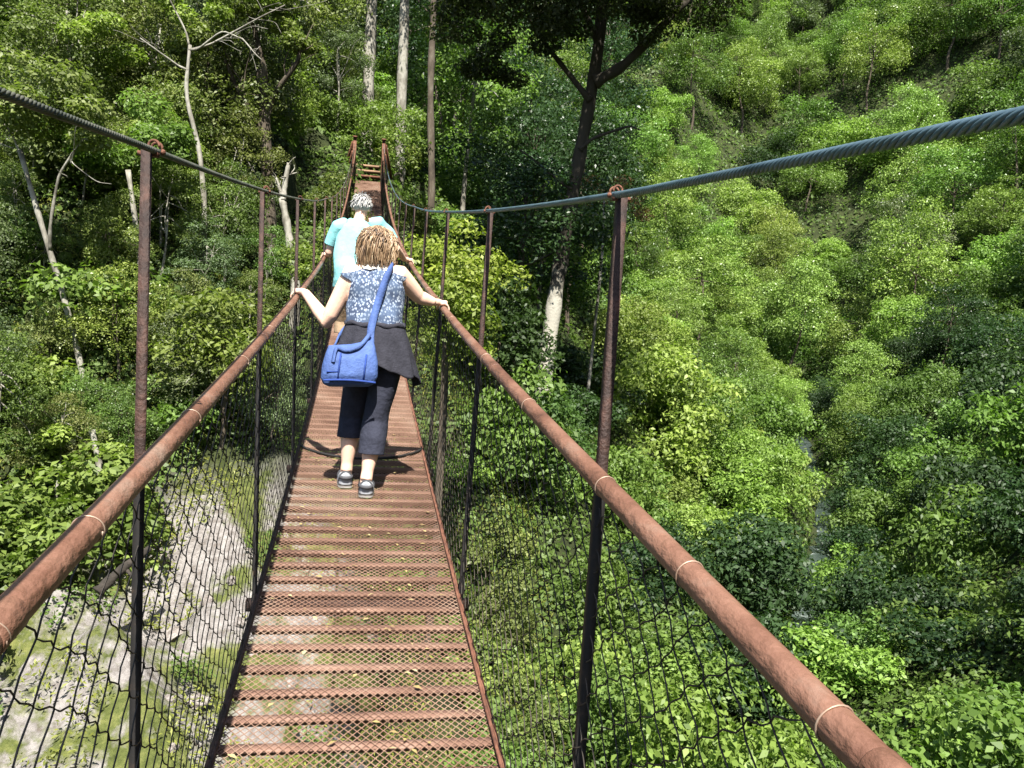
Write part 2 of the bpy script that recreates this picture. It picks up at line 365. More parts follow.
# dark lapped end of the second mesh sheet, bowed across the deck
g = Geo(); q = np.linspace(-1, 1, 30)
g.tube([(a * (HB - 0.01), 5.52 - 0.26 * (1 - a * a) ** 0.8, float(zd(5.52 - 0.26 * (1 - a * a) ** 0.8)) + 0.016) for a in q], 0.0085, 7)
g.build('lap_edge', M['near_black'], bridge)

# dead leaves and moss caught in the deck mesh
lr = np.random.default_rng(21); V = []; F = []
for k in range(150):
    x, y = lr.uniform(-0.36, 0.36), 2.2 + 4.2 * lr.random() ** 0.8; z = float(zd(y)) + 0.004 + 0.004 * lr.random(); a = lr.uniform(0, 6.28); L_ = lr.uniform(0.006, 0.019); w_ = L_ * lr.uniform(0.3, 0.6); c, q = math.cos(a), math.sin(a)
    V += [(x - c * L_, y - q * L_, z), (x - q * w_, y + c * w_, z + 0.004), (x + c * L_, y + q * L_, z + 0.003), (x + q * w_, y - c * w_, z + 0.005)]; F.append((4 * k, 4 * k + 3, 4 * k + 2, 4 * k + 1))
M['dead_leaf'] = noise_mat('dead_leaf', [(0.12, 0.075, 0.035), (0.25, 0.19, 0.075), (0.30, 0.27, 0.17)], 9, 0.9)
tag(link('leaf_litter', np_mesh('leaf_litter', np.array(V), np.array(F)), M['dead_leaf']), 'small yellow brown dead leaves caught in the deck mesh', 'leaf litter', None, 'stuff')

# far landing: two cable posts, cross bars and steps up to the bank
zt = float(zd(28.0))
for s in (-1, 1):
    g = Geo(); g.box((s * 0.47, 28.05, zt + 0.1), (0.055, 0, 0), (0, 0.05, 0), (0, 0, 1.28)); g.box((s * 0.47, 28.0, zt + 1.36), (0.075, 0, 0), (0, 0.07, 0), (0, 0, 0.02))
    g.build('tower_post', M['rust'], bridge, False)
    g = Geo(); g.tube([(s * 0.53, 28.1, zt + 1.2), (s * 0.9, 30.2, zt + 0.2)], 0.05, 8); g.tube([(s * 0.53, 28.1, zt + 0.9), (s * 0.75, 29.6, zt + 0.1)], 0.04, 8)
    g.build('back_stay', M['rust'], bridge)
for k in range(3):
    g = Geo(); g.box((0, 28.35 + 0.42 * k, zt + 0.16 + 0.24 * k), (0.40, 0, 0), (0, 0.17, 0), (0, 0, 0.035))
    g.build('landing_step', M['timber'] if k else M['rust'], bridge, False)
g = Geo(); g.box((0, 28.05, zt - 0.25), (0.6, 0, 0), (0, 0.06, 0), (0, 0, 0.09)); g.build('sill_beam', M['rust'], bridge, False)

# ------------------------------------------------------------------ terrain
GX = np.array([(-70, 9, -7.0), (-40, 8, -7.0), (-15, 8, -6.6), (0, 9.5, -6.6), (8, 14, -7.4), (13, 21, -7.5), (21, 33, -7.0), (30, 51, -5.6), (38, 66, -2.0), (45, 85, 6.0), (54, 110, 18.0), (66, 160, 40.0)], float)
def gully(x, y):
    x = np.asarray(x, float); y = np.asarray(y, float)
    best = np.full(x.shape, 1e9); sd = np.zeros(x.shape); gz = np.zeros(x.shape)
    for a, b in zip(GX[:-1], GX[1:]):
        d = b[:2] - a[:2]; L2 = d @ d; t = np.clip(((x - a[0]) * d[0] + (y - a[1]) * d[1]) / L2, 0, 1)
        px = a[0] + t * d[0]; py = a[1] + t * d[1]; dist = np.hypot(x - px, y - py)
        sg = np.sign(d[0] * (y - a[1]) - d[1] * (x - a[0])); m = dist < best
        best = np.where(m, dist, best); sd = np.where(m, dist * sg, sd); gz = np.where(m, a[2] + t * (b[2] - a[2]), gz)
    return sd, gz
def tnoise(x, y):
    return (0.55 * np.sin(0.31 * x + 1.3) * np.sin(0.27 * y + 0.4) + 0.35 * np.sin(0.71 * x - 0.4 * y + 2) + 0.25 * np.sin(0.9 * y + 0.63 * x) + 0.14 * np.sin(2.1 * x + 1.7 * y) + 0.10 * np.sin(3.3 * y - 2.6 * x) + 0.05 * np.sin(6.1 * x + 4.7 * y))
def smooth(a, b, x): t = np.clip((x - a) / (b - a), 0, 1); return t * t * (3 - 2 * t)
def ground(x, y):
    x = np.asarray(x, float); y = np.asarray(y, float); sd, gz = gully(x, y)
    L = np.interp(sd, [0, 0.55, 1.2, 5, 10, 15, 22, 40, 80, 160], [0, 0.1, 1.0, 3.0, 7.4, 12.4, 16.5, 27, 52, 100])
    wr = smooth(1.0, 12.0, x) 
    Rr = np.interp(-sd, [0, 0.55, 1.2, 4, 10, 20, 40, 60, 120], [0, 0.1, 1.0, 2.5, 7.5, 16, 34, 53, 105]) * wr + (1 - wr) * np.interp(-sd, [0, 10, 24, 40], [0, 0.2, 5, 14])
    z = gz + np.where(sd > 0, L, Rr)
    z = z + tnoise(x, y) * np.clip(np.abs(sd) * 0.35, 0.15, 1.3) + np.maximum(0, y - 78) * 0.55
    lim = zd(np.clip(y, -6, 40)) - 0.9 + 1.2 * smooth(25.5, 28.5, y)      # keep clear of the deck
    near = (np.abs(x) < 2.2) & (y < 29)
    z = np.where(near, np.minimum(z, lim), z)
    return z

def grid(x0, x1, y0, y1, step, rock=True):
    xs = np.arange(x0, x1 + step / 2, step); ys = np.arange(y0, y1 + step / 2, step)
    X, Y = np.meshgrid(xs, ys); Z = ground(X, Y); nx, ny = len(xs), len(ys)
    i = np.arange(ny - 1)[:, None]; j = np.arange(nx - 1)[None, :]
    F = np.stack([i * nx + j, i * nx + j + 1, (i + 1) * nx + j + 1, (i + 1) * nx + j], -1).reshape(-1, 4)
    return np.stack([X.ravel(), Y.ravel(), Z.ravel()], 1), F
# one sheet: non-uniform spacing, fine near the bridge
xs = np.concatenate([np.arange(-90, -14, 1.5), np.arange(-14, 16, 0.22), np.arange(16, 50, 0.7), np.arange(50, 170, 2.0)])
ys = np.concatenate([np.arange(-40, 4, 1.5), np.arange(4, 30, 0.22), np.arange(30, 70, 0.7), np.arange(70, 180, 2.0)])
X, Y = np.meshgrid(xs, ys); Z = ground(X, Y); nx, ny = len(xs), len(ys)
fine = np.array([[noise.fractal(Vector((x * 0.9, y * 0.9, 3.1)), 0.9, 2.2, 5) for x in xs] for y in ys])
rockmask = np.exp(-(((X + 1.8) / 3.4) ** 2 + ((Y - 12.6) / 3.8) ** 2) ** 2)
rockmask = np.maximum(rockmask, np.exp(-(((X + 2.6) / 3.4) ** 4 + ((Y - 11.4) / 3.2) ** 4)))
Z = Z + fine * (0.10 + 0.30 * rockmask)
i = np.arange(ny - 1)[:, None]; j = np.arange(nx - 1)[None, :]
F = np.stack([i * nx + j, i * nx + j + 1, (i + 1) * nx + j + 1, (i + 1) * nx + j], -1).reshape(-1, 4)
gme = np_mesh('ground', np.stack([X.ravel(), Y.ravel(), Z.ravel()], 1), F, True)
sdg, _ = gully(X, Y)
a = gme.attributes.new('rock', 'FLOAT', 'POINT'); a.data.foreach_set('value', np.clip(rockmask * (1 - 0.85 * smooth(-0.2, 0.7, X + 0.25 * np.sin(2.1 * Y))), 0, 1).ravel().astype(np.float32))
def ground_mat():
    m, nt, b, out = mat('ground')
    tc = nt.nodes.new('ShaderNodeTexCoord')
    def nz(sc, det=8):
        n = nt.nodes.new('ShaderNodeTexNoise'); n.inputs['Scale'].default_value = sc; n.inputs['Detail'].default_value = det; n.inputs['Roughness'].default_value = 0.68
        nt.links.new(tc.outputs['Object'], n.inputs['Vector']); return n
    def ramp(src, els):
        r = nt.nodes.new('ShaderNodeValToRGB'); cr = r.color_ramp
        while len(cr.elements) < len(els): cr.elements.new(0.5)
        for e, (p, c) in zip(cr.elements, els): e.position = p; e.color = (*c, 1)
        nt.links.new(src, r.inputs[0]); return r
    rock = ramp(nz(6.5, 12).outputs['Fac'], [(0.28, (0.10, 0.08, 0.065)), (0.43, (0.165, 0.15, 0.14)), (0.56, (0.24, 0.222, 0.21)), (0.75, (0.31, 0.295, 0.28))])
    moss = ramp(nz(5.0).outputs['Fac'], [(0.3, (0.035, 0.045, 0.012)), (0.5, (0.085, 0.10, 0.028)), (0.7, (0.16, 0.165, 0.055))])
    soil = ramp(nz(1.2).outputs['Fac'], [(0.3, (0.012, 0.014, 0.007)), (0.5, (0.026, 0.034, 0.012)), (0.7, (0.05, 0.06, 0.02))])
    at = nt.nodes.new('ShaderNodeAttribute'); at.attribute_name = 'rock'
    mk = ramp(nz(0.75, 6).outputs['Fac'], [(0.48, (0, 0, 0)), (0.56, (1, 1, 1))])
    m1 = nt.nodes.new('ShaderNodeMix'); m1.data_type = 'RGBA'; nt.links.new(mk.outputs[0], m1.inputs[0]); nt.links.new(rock.outputs[0], m1.inputs[6]); nt.links.new(moss.outputs[0], m1.inputs[7])
    rk = ramp(at.outputs['Fac'], [(0.15, (0, 0, 0)), (0.5, (1, 1, 1))])
    m2 = nt.nodes.new('ShaderNodeMix'); m2.data_type = 'RGBA'; nt.links.new(rk.outputs[0], m2.inputs[0]); nt.links.new(soil.outputs[0], m2.inputs[6]); nt.links.new(m1.outputs[2], m2.inputs[7])
    nt.links.new(m2.outputs[2], b.inputs['Base Color']); b.inputs['Roughness'].default_value = 0.95; b.inputs['Specular IOR Level'].default_value = 0.15
    bp = nt.nodes.new('ShaderNodeBump'); bp.inputs['Strength'].default_value = 1.0; bp.inputs['Distance'].default_value = 0.10
    nt.links.new(nz(9.0, 12).outputs['Fac'], bp.inputs['Height']); nt.links.new(bp.outputs[0], b.inputs['Normal'])
    return m
tag(link('ground', gme, ground_mat()), kind='structure')

# stream in the gully
V = []; pts = np.array([(13, 21, 0), (15, 24, 0), (17, 27, 0), (21, 33, 0), (25.5, 42, 0), (30, 51, 0)], float)
tt = np.linspace(0, 1, 60); spx = np.interp(tt, np.linspace(0, 1, 6), pts[:, 0]); spy = np.interp(tt, np.linspace(0, 1, 6), pts[:, 1])
_, gz = gully(spx, spy); d = np.stack([np.gradient(spx), np.gradient(spy)], 1); d /= np.linalg.norm(d, axis=1)[:, None]
for k in range(60):
    for w in (-0.5, -0.17, 0.17, 0.5):
        w *= 0.8 + 0.35 * math.sin(1.7 * k) * math.sin(0.6 * k + w); V.append((spx[k] - d[k, 1] * w, spy[k] + d[k, 0] * w, gz[k] + 0.14 + 0.02 * math.sin(3 * k + w)))
F = [(k * 4 + q, k * 4 + q + 1, k * 4 + 5 + q, k * 4 + 4 + q) for k in range(59) for q in range(3)]
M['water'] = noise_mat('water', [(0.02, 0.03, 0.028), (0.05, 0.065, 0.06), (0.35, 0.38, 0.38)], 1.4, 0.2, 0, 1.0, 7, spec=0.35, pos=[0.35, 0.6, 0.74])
tag(link('stream', np_mesh('stream', V, np.array(F), True), M['water']), kind='structure')

# ------------------------------------------------------------------ foliage building blocks
def unit(v): return v / (np.linalg.norm(v, axis=-1, keepdims=True) + 1e-9)
def leaf_quads(c, nrm, L, wr=0.5, fold=0.12):
    n = len(c); nrm = unit(nrm); a = unit(rng.normal(size=(n, 3))); t = unit(a - nrm * (a * nrm).sum(1, keepdims=True)); b = np.cross(nrm, t); L = np.broadcast_to(L, (n,))[:, None]
    V = np.stack([c - t * L * 0.5, c + b * L * wr * 0.5 + nrm * L * fold - t * L * 0.06, c + t * L * 0.5 - nrm * L * 0.08, c - b * L * wr * 0.5 + nrm * L * fold - t * L * 0.06], 1).reshape(-1, 3)
    return V, np.arange(n * 4).reshape(n, 4)

def crown_mesh(name, rx, rz, nclump, leaves, L, clump_r, base=0.0, seed=0, low=-0.3, wr=0.5, upb=0.36):
    """clumps of leaves over and through an uneven crown; origin at the foot of the crown"""
    r = np.random.default_rng(seed); cs = []; tries = 0
    while len(cs) < nclump and tries < 9000:
        tries += 1; d = r.normal(size=3); d /= np.linalg.norm(d)
        if d[2] < low: continue
        q = r.uniform(0.45, 1.0) ** 0.55; f = 0.78 + 0.42 * noise.noise(Vector((d[0] * 1.7 + seed, d[1] * 1.7, d[2] * 1.7)))
        p = d * q * f * np.array([rx, rx, rz])
        if all(np.linalg.norm((p - k) / np.array([1, 1, 0.7])) > clump_r * 0.62 for k in cs): cs.append(p)
    cs = np.array(cs); per = leaves // len(cs); Vs = []; Ts = []; Ns = []; Ls = []
    for k in cs:
        cr = clump_r * r.uniform(0.6, 1.25); n = int(per * (cr / clump_r) ** 2)
        d = unit(r.normal(size=(n, 3))); d[:, 2] = np.where(r.random(n) < 0.6, np.abs(d[:, 2]), d[:, 2])
        q = r.uniform(0.25, 1.0, n) ** 0.5
        lump = 1 + 0.3 * np.sin(d[:, 0] * 5 + k[0] * 3) * np.sin(d[:, 1] * 5 + k[1] * 3)
        p = k + d * (q * cr * lump)[:, None] * np.array([1, 1, 0.72])
        nr = unit(d * 0.6 + np.array([0, 0, upb]) + r.normal(size=(n, 3)) * 0.5)
        ct = r.normal(0, 0.14)
        Vs.append(p); Ns.append(nr); Ts.append(np.clip(0.5 + ct + r.normal(0, 0.2, n), 0, 1)); Ls.append(L * r.uniform(0.65, 1.3, n))
    Pn = np.vstack(Vs); Pn[:, 2] += base
    V, F = leaf_quads(Pn, np.vstack(Ns), np.concatenate(Ls), wr)
    return np_mesh(name, V, F, False, np.concatenate(Ts)), cs + np.array([0, 0, base])

def trunk_geo(g, pts, r0, r1, sides=9):
    pts = np.asarray(pts, float); n = len(pts); m = max(8, n * 4); t = np.linspace(0, n - 1, m)
    # smooth through the points
    q = np.stack([np.interp(t, np.arange(n), pts[:, k]) for k in range(3)], 1)
    for _ in range(2): q[1:-1] = 0.5 * q[1:-1] + 0.25 * (q[:-2] + q[2:])
    rad = np.linspace(r0, r1, m) * (1 + 0.10 * np.sin(np.arange(m) * 1.9 + r0 * 40) + 0.06 * np.sin(np.arange(m) * 4.7)); rad[0] *= 1.3
    g.tube(q, rad, sides)
def limb(g, a, b, r0, r1, sag=0.15, sides=6):
    a = np.array(a, float); b = np.array(b, float); L = np.linalg.norm(b - a); m = (a + b) / 2 + rng.normal(0, 0.07, 3) * L + np.array([0, 0, sag * L])
    m1 = a * 0.6 + m * 0.4 + rng.normal(0, 0.04, 3) * L; m2 = m * 0.5 + b * 0.5 + rng.normal(0, 0.05, 3) * L
    trunk_geo(g, [a, m1, m2, b], r0, r1, sides)

# ---- prototypes
PROTO = {}
def tree_proto(key, h, cr, rz, nclump, leaves, L, clr, bark, seed, leafm='leaf', bare=0.35, low=-0.35, wr=0.5):
    cz = h - rz * 0.85
    me, cs = crown_mesh(key + '_crown', cr, rz, nclump, leaves, L, clr, cz, seed, low, wr)
    me.materials.append(M[leafm]); g = Geo(); r0 = 0.024 * h ** 0.75
    top = np.array([rng.normal(0, 0.3), rng.normal(0, 0.3), cz + rz * 0.4])
    spine = [np.array([0, 0, -0.8]), np.array([rng.normal(0, .1), rng.normal(0, .1), h * 0.2]), top * 0.5 + rng.normal(0, .15, 3), top]
    trunk_geo(g, spine, r0, r0 * 0.3, 9)
    for c in cs[rng.permutation(len(cs))[:9]]:
        t = rng.uniform(0.4, 0.95); a = spine[1] * (1 - t) + top * t; limb(g, a, c, r0 * 0.42 * (1.1 - t * 0.5), 0.015)
    tm = g.mesh(key + '_trunk'); tm.materials.append(M[bark]); PROTO[key] = (tm, me)
for k in range(3): tree_proto('olive%d' % k, 7.6 + 0.6 * k, 2.9, 3.7, 36, 12500, 0.15, 0.95, 'bark_pale', 20 + k, low=-0.8)
for k in range(3): tree_proto('dense%d' % k, 7.0 + 0.6 * k, 2.9, 3.5, 40, 13000, 0.145, 0.95, 'bark_dark', 40 + k, 'leaf_gloss', low=-0.8)
tree_proto('airy0', 9.0, 2.6, 4.3, 30, 8500, 0.135, 0.75, 'bark_pale', 61, low=-0.7)
tree_proto('airy1', 8.4, 2.9, 3.8, 28, 8500, 0.14, 0.8, 'bark_pale', 62, low=-0.7)
SHRUB = {}
for k in range(4):
    me, _ = crown_mesh('shrub_leaves%d' % k, 1.9, 1.9, 22, 5200, 0.165, 0.70, 0.55, 80 + k, -0.45, 0.52); me.materials.append(M['leaf']); SHRUB[k] = me
for k in range(3):
    me, _ = crown_mesh('bush_leaves%d' % k, 3.3, 3.0, 46, 13500, 0.165, 0.85, 0.8, 130 + k, -0.45, 0.52); me.materials.append(M['leaf']); SHRUB[6 + k] = me
for k in range(2):
    me, _ = crown_mesh('low_leaves%d' % k, 1.5, 0.8, 15, 2900, 0.125, 0.52, 0.3, 90 + k, -0.3, 0.55); me.materials.append(M['leaf']); SHRUB[4 + k] = me
def place_tree(key, loc, sc, rz, col, name, label, cat, group):
    tm, cm = PROTO[key]; e = empty(name, loc); e.rotation_euler = (0, 0, rz); e.scale = (sc, sc, sc * random.uniform(0.9, 1.12))
    t = link('trunk', tm, None, e); c = link('crown', cm, None, e); c.color = (*col, 1)
    return tag(e, label, cat, group)
def place_shrub(k, loc, sc, rz, col, name, label, cat, group):
    o = link(name, SHRUB[k], None, None, loc); o.scale = (sc, sc, sc * random.uniform(0.8, 1.2)); o.rotation_euler = (0, 0, rz); o.color = (*col, 1)
    return tag(o, label, cat, group)

BRIGHT = (0.190, 0.290, 0.066); MID = (0.125, 0.200, 0.048); OLIVE = (0.150, 0.185, 0.058); YEL = (0.195, 0.26, 0.062); DARK = (0.036, 0.070, 0.026); GREY = (0.125, 0.165, 0.080)  # DARK also paints shade into gaps between the plants
NAMES = {BRIGHT: 'bright green', MID: 'mid green', OLIVE: 'olive green', YEL: 'yellow green', DARK: 'dark green', GREY: 'grey green'}
def jit(c, a=0.18):
    k = random.uniform(1 - a, 1 + a); return tuple(max(0.005, x * k * random.uniform(0.93, 1.07)) for x in c)
def zone(x, y, sd):
    if x < -1 and y < 21: return 'on the mossy slope left of the bridge'
    if x < -0.5 and y < 31: return 'on the far bank left of the bridge'
    if x < 7 and sd > 0 and y < 21: return 'below the bridge deck on its right'
    if x < 9 and sd > 0 and y < 33: return 'near the tall dark forked tree'
    if sd > 0 and y > 34 and x > 6: return 'on the sunlit slope left of the stream gully'
    if sd > 0 and x > 6: return 'low on the bank left of the stream gully'
    if sd <= 0 and y < 24: return 'on the near bank right of the stream'
    if sd <= 0 and y < 52: return 'on the shaded slope right of the stream'
    if sd <= 0: return 'high on the hillside right of the valley'
    return 'in the forest behind the far bridge landing'

def in_view(x, y, margin=4.0):
    r = np.array([x, y, 0]) - CAM; a = math.degrees(math.atan2(r[0], r[1])); m = math.degrees(margin / max(3, math.hypot(r[0], r[1])))
    return -24 - m < a < 46 + m and y > 4

# ---- scatter over the slopes: spacing grows with distance
pts = []; r2 = random.Random(5); tries = 0
while tries < 140000 and len(pts) < 760:
    tries += 1
    az = math.radians(r2.uniform(-30, 53)); d = 8 + 150 * r2.random() ** 1.6
    x = CAM[0] + d * math.sin(az); y = d * math.cos(az)
    if not in_view(x, y): continue
    sd, _ = gully(x, y); sd = float(sd); sp = (1.3 + d * 0.044) * r2.choice([0.75, 0.9, 1.0, 1.0, 1.25, 1.45])
    if d < 30 and x > 1: sp *= 0.85
    if abs(sd) < (1.2 if 32 < y < 36 else 0.6 if 24 < y < 48 else 0.7 + 0.006 * d if d < 50 else 0.0): continue
    if abs(x) < 1.5 + 0.5 and y < 29.5: continue
    if math.exp(-(((x + 1.8) / 3.4) ** 2 + ((y - 12.6) / 3.8) ** 2) ** 2) > 0.35 and r2.random() < 0.93: continue
    if x < 0.6 and y < 13 and r2.random() < 0.3 or (-3.0 < x < 0.8 and y < 16): continue
    if y < 21.5 and 0.19 * y < x < 0.31 * y and y > 15 and r2.random() < 0.5: continue
    if any((x - a) ** 2 + (y - b) ** 2 < (sp * 0.5 + c * 0.5) ** 2 for a, b, c, *_ in pts): continue
    pts.append((x, y, sp, d, sd))
for (x, y, sp, d, sd) in pts:
    z = float(ground(x, y)); rz = r2.uniform(0, 6.28); zn = zone(x, y, sd)
    left = sd > 0 and x < 0.30 * y - 1.0                # the forest on the far bank
    u = r2.random()
    clear = (abs(x) - 1.0) if y < 29 else 9             # room beside the deck
    if 24 < y < 48 and abs(sd) < 5: clear = min(clear, abs(sd) * 0.85 + 0.25)
    if left and y > 21.5 and u < 0.66 and clear > 2.6 and not (y < 33 and -0.03 * y < x < 0.13 * y):
        col = [OLIVE, YEL, GREY, OLIVE, DARK, DARK][int(r2.random() * 6)]  # dark leaf colours stand in for shaded gaps between trees
        if x > 0.02 * y: col = [DARK, DARK, MID, DARK][int(r2.random() * 4)]  # shaded void by the forked tree put into the leaf colour
        key = r2.choice(['olive0', 'olive1', 'olive2', 'airy0', 'airy1', 'dense0'] if col is not DARK else ['dense0', 'dense1', 'dense2'])
        sc = r2.uniform(0.62, 1.05) * (0.72 + 0.013 * d); sc = min(sc, clear / 2.6)
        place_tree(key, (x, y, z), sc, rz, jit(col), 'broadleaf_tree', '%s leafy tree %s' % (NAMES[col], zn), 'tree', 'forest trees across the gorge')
    elif (not left) and d > 46 and u < 0.45:
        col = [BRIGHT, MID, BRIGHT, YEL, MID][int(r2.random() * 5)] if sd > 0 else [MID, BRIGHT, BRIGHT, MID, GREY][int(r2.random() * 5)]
        if sd <= 0 and x > 0.72 * y and d < 62: col = DARK  # shade at the right edge painted as dark leaves
        key = r2.choice(['dense0', 'dense1', 'dense2']); sc = r2.uniform(0.55, 0.95) * (0.5 + 0.008 * d) * (1.0 if d < 55 else 1.4)
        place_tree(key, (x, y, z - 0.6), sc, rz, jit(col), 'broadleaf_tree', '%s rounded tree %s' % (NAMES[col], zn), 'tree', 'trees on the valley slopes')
    else:
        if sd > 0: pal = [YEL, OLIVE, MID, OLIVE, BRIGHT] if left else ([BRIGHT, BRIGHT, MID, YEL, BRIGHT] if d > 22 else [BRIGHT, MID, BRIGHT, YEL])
        else: pal = [DARK, MID, DARK, DARK, MID] if (x > 0.72 * y and 17 < d < 60) else [MID, BRIGHT, MID, BRIGHT, MID]  # right-edge shade put into the shrub colours
        if (zn == 'near the tall dark forked tree' and x > 0.08 * y) or (sd > 0 and 0.02 * y < x < 0.22 * y and 19 < y < 45): pal = [DARK, MID, DARK, MID]  # shade beside the forked trunk painted with dark shrub colours
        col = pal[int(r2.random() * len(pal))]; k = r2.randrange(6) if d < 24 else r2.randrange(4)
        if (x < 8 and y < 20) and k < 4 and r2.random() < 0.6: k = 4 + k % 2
        if abs(sd) < 2.2 and d > 18 and r2.random() < 0.6: col = DARK  # shaded gap of the gully painted with dark leaves
        size = min(sp * r2.uniform(0.5, 0.72) * 1.35, clear)
        if size > 2.3: k = 6 + k % 3
        rr = 3.3 if k > 5 else 1.9 if k < 4 else 1.5; sc = size / rr
        if y < 28 and abs(x) < 3.5:
            sc = min(sc, max(0.25, (float(zd(y)) - 0.2 - z) / 2.6))
        if -5.2 < x < 0.8 and y < 14.6: continue         # open stony ground beside the bridge
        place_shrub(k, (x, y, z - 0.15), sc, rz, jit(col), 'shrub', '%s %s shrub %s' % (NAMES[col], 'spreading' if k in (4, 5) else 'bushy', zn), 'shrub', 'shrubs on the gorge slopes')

extra = []; tries = 0
while tries < 20000 and len(extra) < 70:
    tries += 1; az = math.radians(r2.uniform(-28, -1.5)); d = 19 + 20 * r2.random(); x = CAM[0] + d * math.sin(az); y = d * math.cos(az)
    sd = float(gully(x, y)[0])
    if sd < 3.5 or y < 21 or (abs(x) < 3.0 and y < 29.5): continue
    if math.exp(-(((x + 1.8) / 3.4) ** 2 + ((y - 12.6) / 3.8) ** 2) ** 2) > 0.12: continue
    if any((x - a) ** 2 + (y - b) ** 2 < 2.1 for a, b in extra): continue
    extra.append((x, y)); col = [OLIVE, GREY, YEL, OLIVE, YEL, MID][int(r2.random() * 6)]
    sc = min(r2.uniform(0.34, 0.62), (abs(x) - 1.0) / 2.7 if y < 29 else 1)
    place_tree(r2.choice(['olive0', 'olive1', 'olive2', 'airy0', 'airy1', 'dense0']), (x, y, float(ground(x, y)) - 0.3), sc, r2.uniform(0, 6.28), jit(col), 'young_tree', '%s young tree %s' % (NAMES[col], zone(x, y, sd)), 'tree', 'young trees across the gorge')
for q_, (u, v) in enumerate([(745, 4), (768, 16), (790, 6), (805, 22), (828, 8), (846, 20), (865, 5), (885, 16), (815, -10), (770, -12), (860, -14), (800, 40), (770, 48), (915, 6)]):
    ys_ = np.linspace(40, 175, 700); pp_ = np.array([P(u, v, y_) for y_ in ys_]); hit = np.where(pp_[:, 2] < ground(pp_[:, 0], pp_[:, 1]))[0]
    if len(hit) == 0: continue
    x, y, _ = pp_[hit[0]]; col = [BRIGHT, MID, MID, GREY][q_ % 4]
    place_tree('dense%d' % (q_ % 3), (x, y, float(ground(x, y)) - 2.0), 0.95 + 0.08 * (q_ % 5), q_ * 1.3, col, 'broadleaf_tree', '%s rounded tree %s' % (NAMES[col], 'x'), 'tree', 'trees on the valley slopes')
fill = []; tries = 0
while tries < 20000 and len(fill) < 60:
    tries += 1; y = r2.uniform(15.2, 21.8); x = -y * r2.uniform(0.10, 0.50)
    if float(gully(x, y)[0]) < 3.5 or any((x - a) ** 2 + (y - b) ** 2 < 0.9 for a, b in fill): continue
    if math.exp(-(((x + 1.8) / 3.4) ** 2 + ((y - 12.6) / 3.8) ** 2) ** 2) > 0.1: continue
    fill.append((x, y)); col = [OLIVE, GREY, YEL, OLIVE, MID][int(r2.random() * 5)]
    place_tree(r2.choice(['olive0', 'olive1', 'airy1', 'dense0']), (x, y, float(ground(x, y)) - 0.2), r2.uniform(0.22, 0.40), r2.uniform(0, 6.28), jit(col), 'young_tree', '%s young tree %s' % (NAMES[col], 'on'), 'tree', 'young trees across the gorge')
# ---- particular trees of the picture
def special_tree(name, label, spine, r0, r1, bark, limbs=(), crown=None, cat='tree'):
    base = np.array(spine[0]); e = empty(name, base); g = Geo(); sp = [np.array(p) - base for p in spine]; sp.insert(0, sp[0] - np.array([0, 0, 1.2]))
    trunk_geo(g, sp, r0, r1, 12)
    for a, b, q0, q1 in limbs: 
        A, B_ = np.array(a) - base, np.array(b) - base; limb(g, A, B_, q0, q1, 0.05, 7); Lm = np.linalg.norm(B_ - A)
        for q in range(5):
            t = 0.45 + 0.55 * rng.random(); p0 = A + (B_ - A) * t + np.array([0, 0, 0.05 * Lm * 4 * t * (1 - t)]); limb(g, p0, p0 + (B_ - A) * 0.25 + rng.normal(0, 0.22, 3) * Lm * np.array([1, 1, 0.8]), q1 * 0.55, 0.004, 0.1, 5)
    o = g.build('trunk', M[bark], e)
    if crown:
        Vs = []; Ts = []; Ns = []
        for (c, r, n, L) in crown['clumps']:
            c = np.array(c) - base; sub = max(4, int(r * r * 5)); 
            for q in range(sub):
                d = unit(rng.normal(size=3)) * rng.uniform(0.2, 1) ** 0.5; k = c + d * r * np.array([1, 1, 0.55]); m = n // sub; cr = r * 0.42
                dd = unit(rng.normal(size=(m, 3))); Vs.append(k + dd * (rng.uniform(0.2, 1, (m, 1)) ** 0.5) * cr * np.array([1, 1, 0.6]))
                Ns.append(unit(dd * 0.5 + np.array([0, 0, 0.6]) + rng.normal(size=(m, 3)) * 0.45)); Ts.append(np.clip(0.5 + rng.normal(0, .12) + rng.normal(0, .2, m), 0, 1))
        Pn = np.vstack(Vs); V, F = leaf_quads(Pn, np.vstack(Ns), L * rng.uniform(0.7, 1.25, len(Pn)), crown.get('wr', 0.5))
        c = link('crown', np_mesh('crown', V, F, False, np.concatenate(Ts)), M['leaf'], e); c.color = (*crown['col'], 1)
    return tag(e, label, cat)
Y = 22.5
dark_clumps = [(P(u, v, y), r, n, 0.13) for u, v, y, r, n in [(600, -60, 22, 2.6, 9000), (520, -20, 21.5, 1.9, 5000), (680, -30, 21, 2.2, 6000), (640, 5, 20.5, 1.3, 2600), (560, 25, 21, 1.2, 2200), (500, 55, 22.5, 1.1, 2000), (720, -60, 22, 1.8, 3500), (590, -120, 20, 2.6, 7000), (470, 15, 23, 1.3, 2400), (480, -150, 18.5, 2.3, 6500), (560, -210, 17.5, 2.3, 6500), (410, -200, 18.5, 1.9, 4500), (640, -190, 18, 2.1, 5000), (500, -290, 16.5, 2.0, 4500), (430, -60, 21.5, 1.4, 2800)]]  # clumps above the frame, toward the camera, added to shade trunk and bank
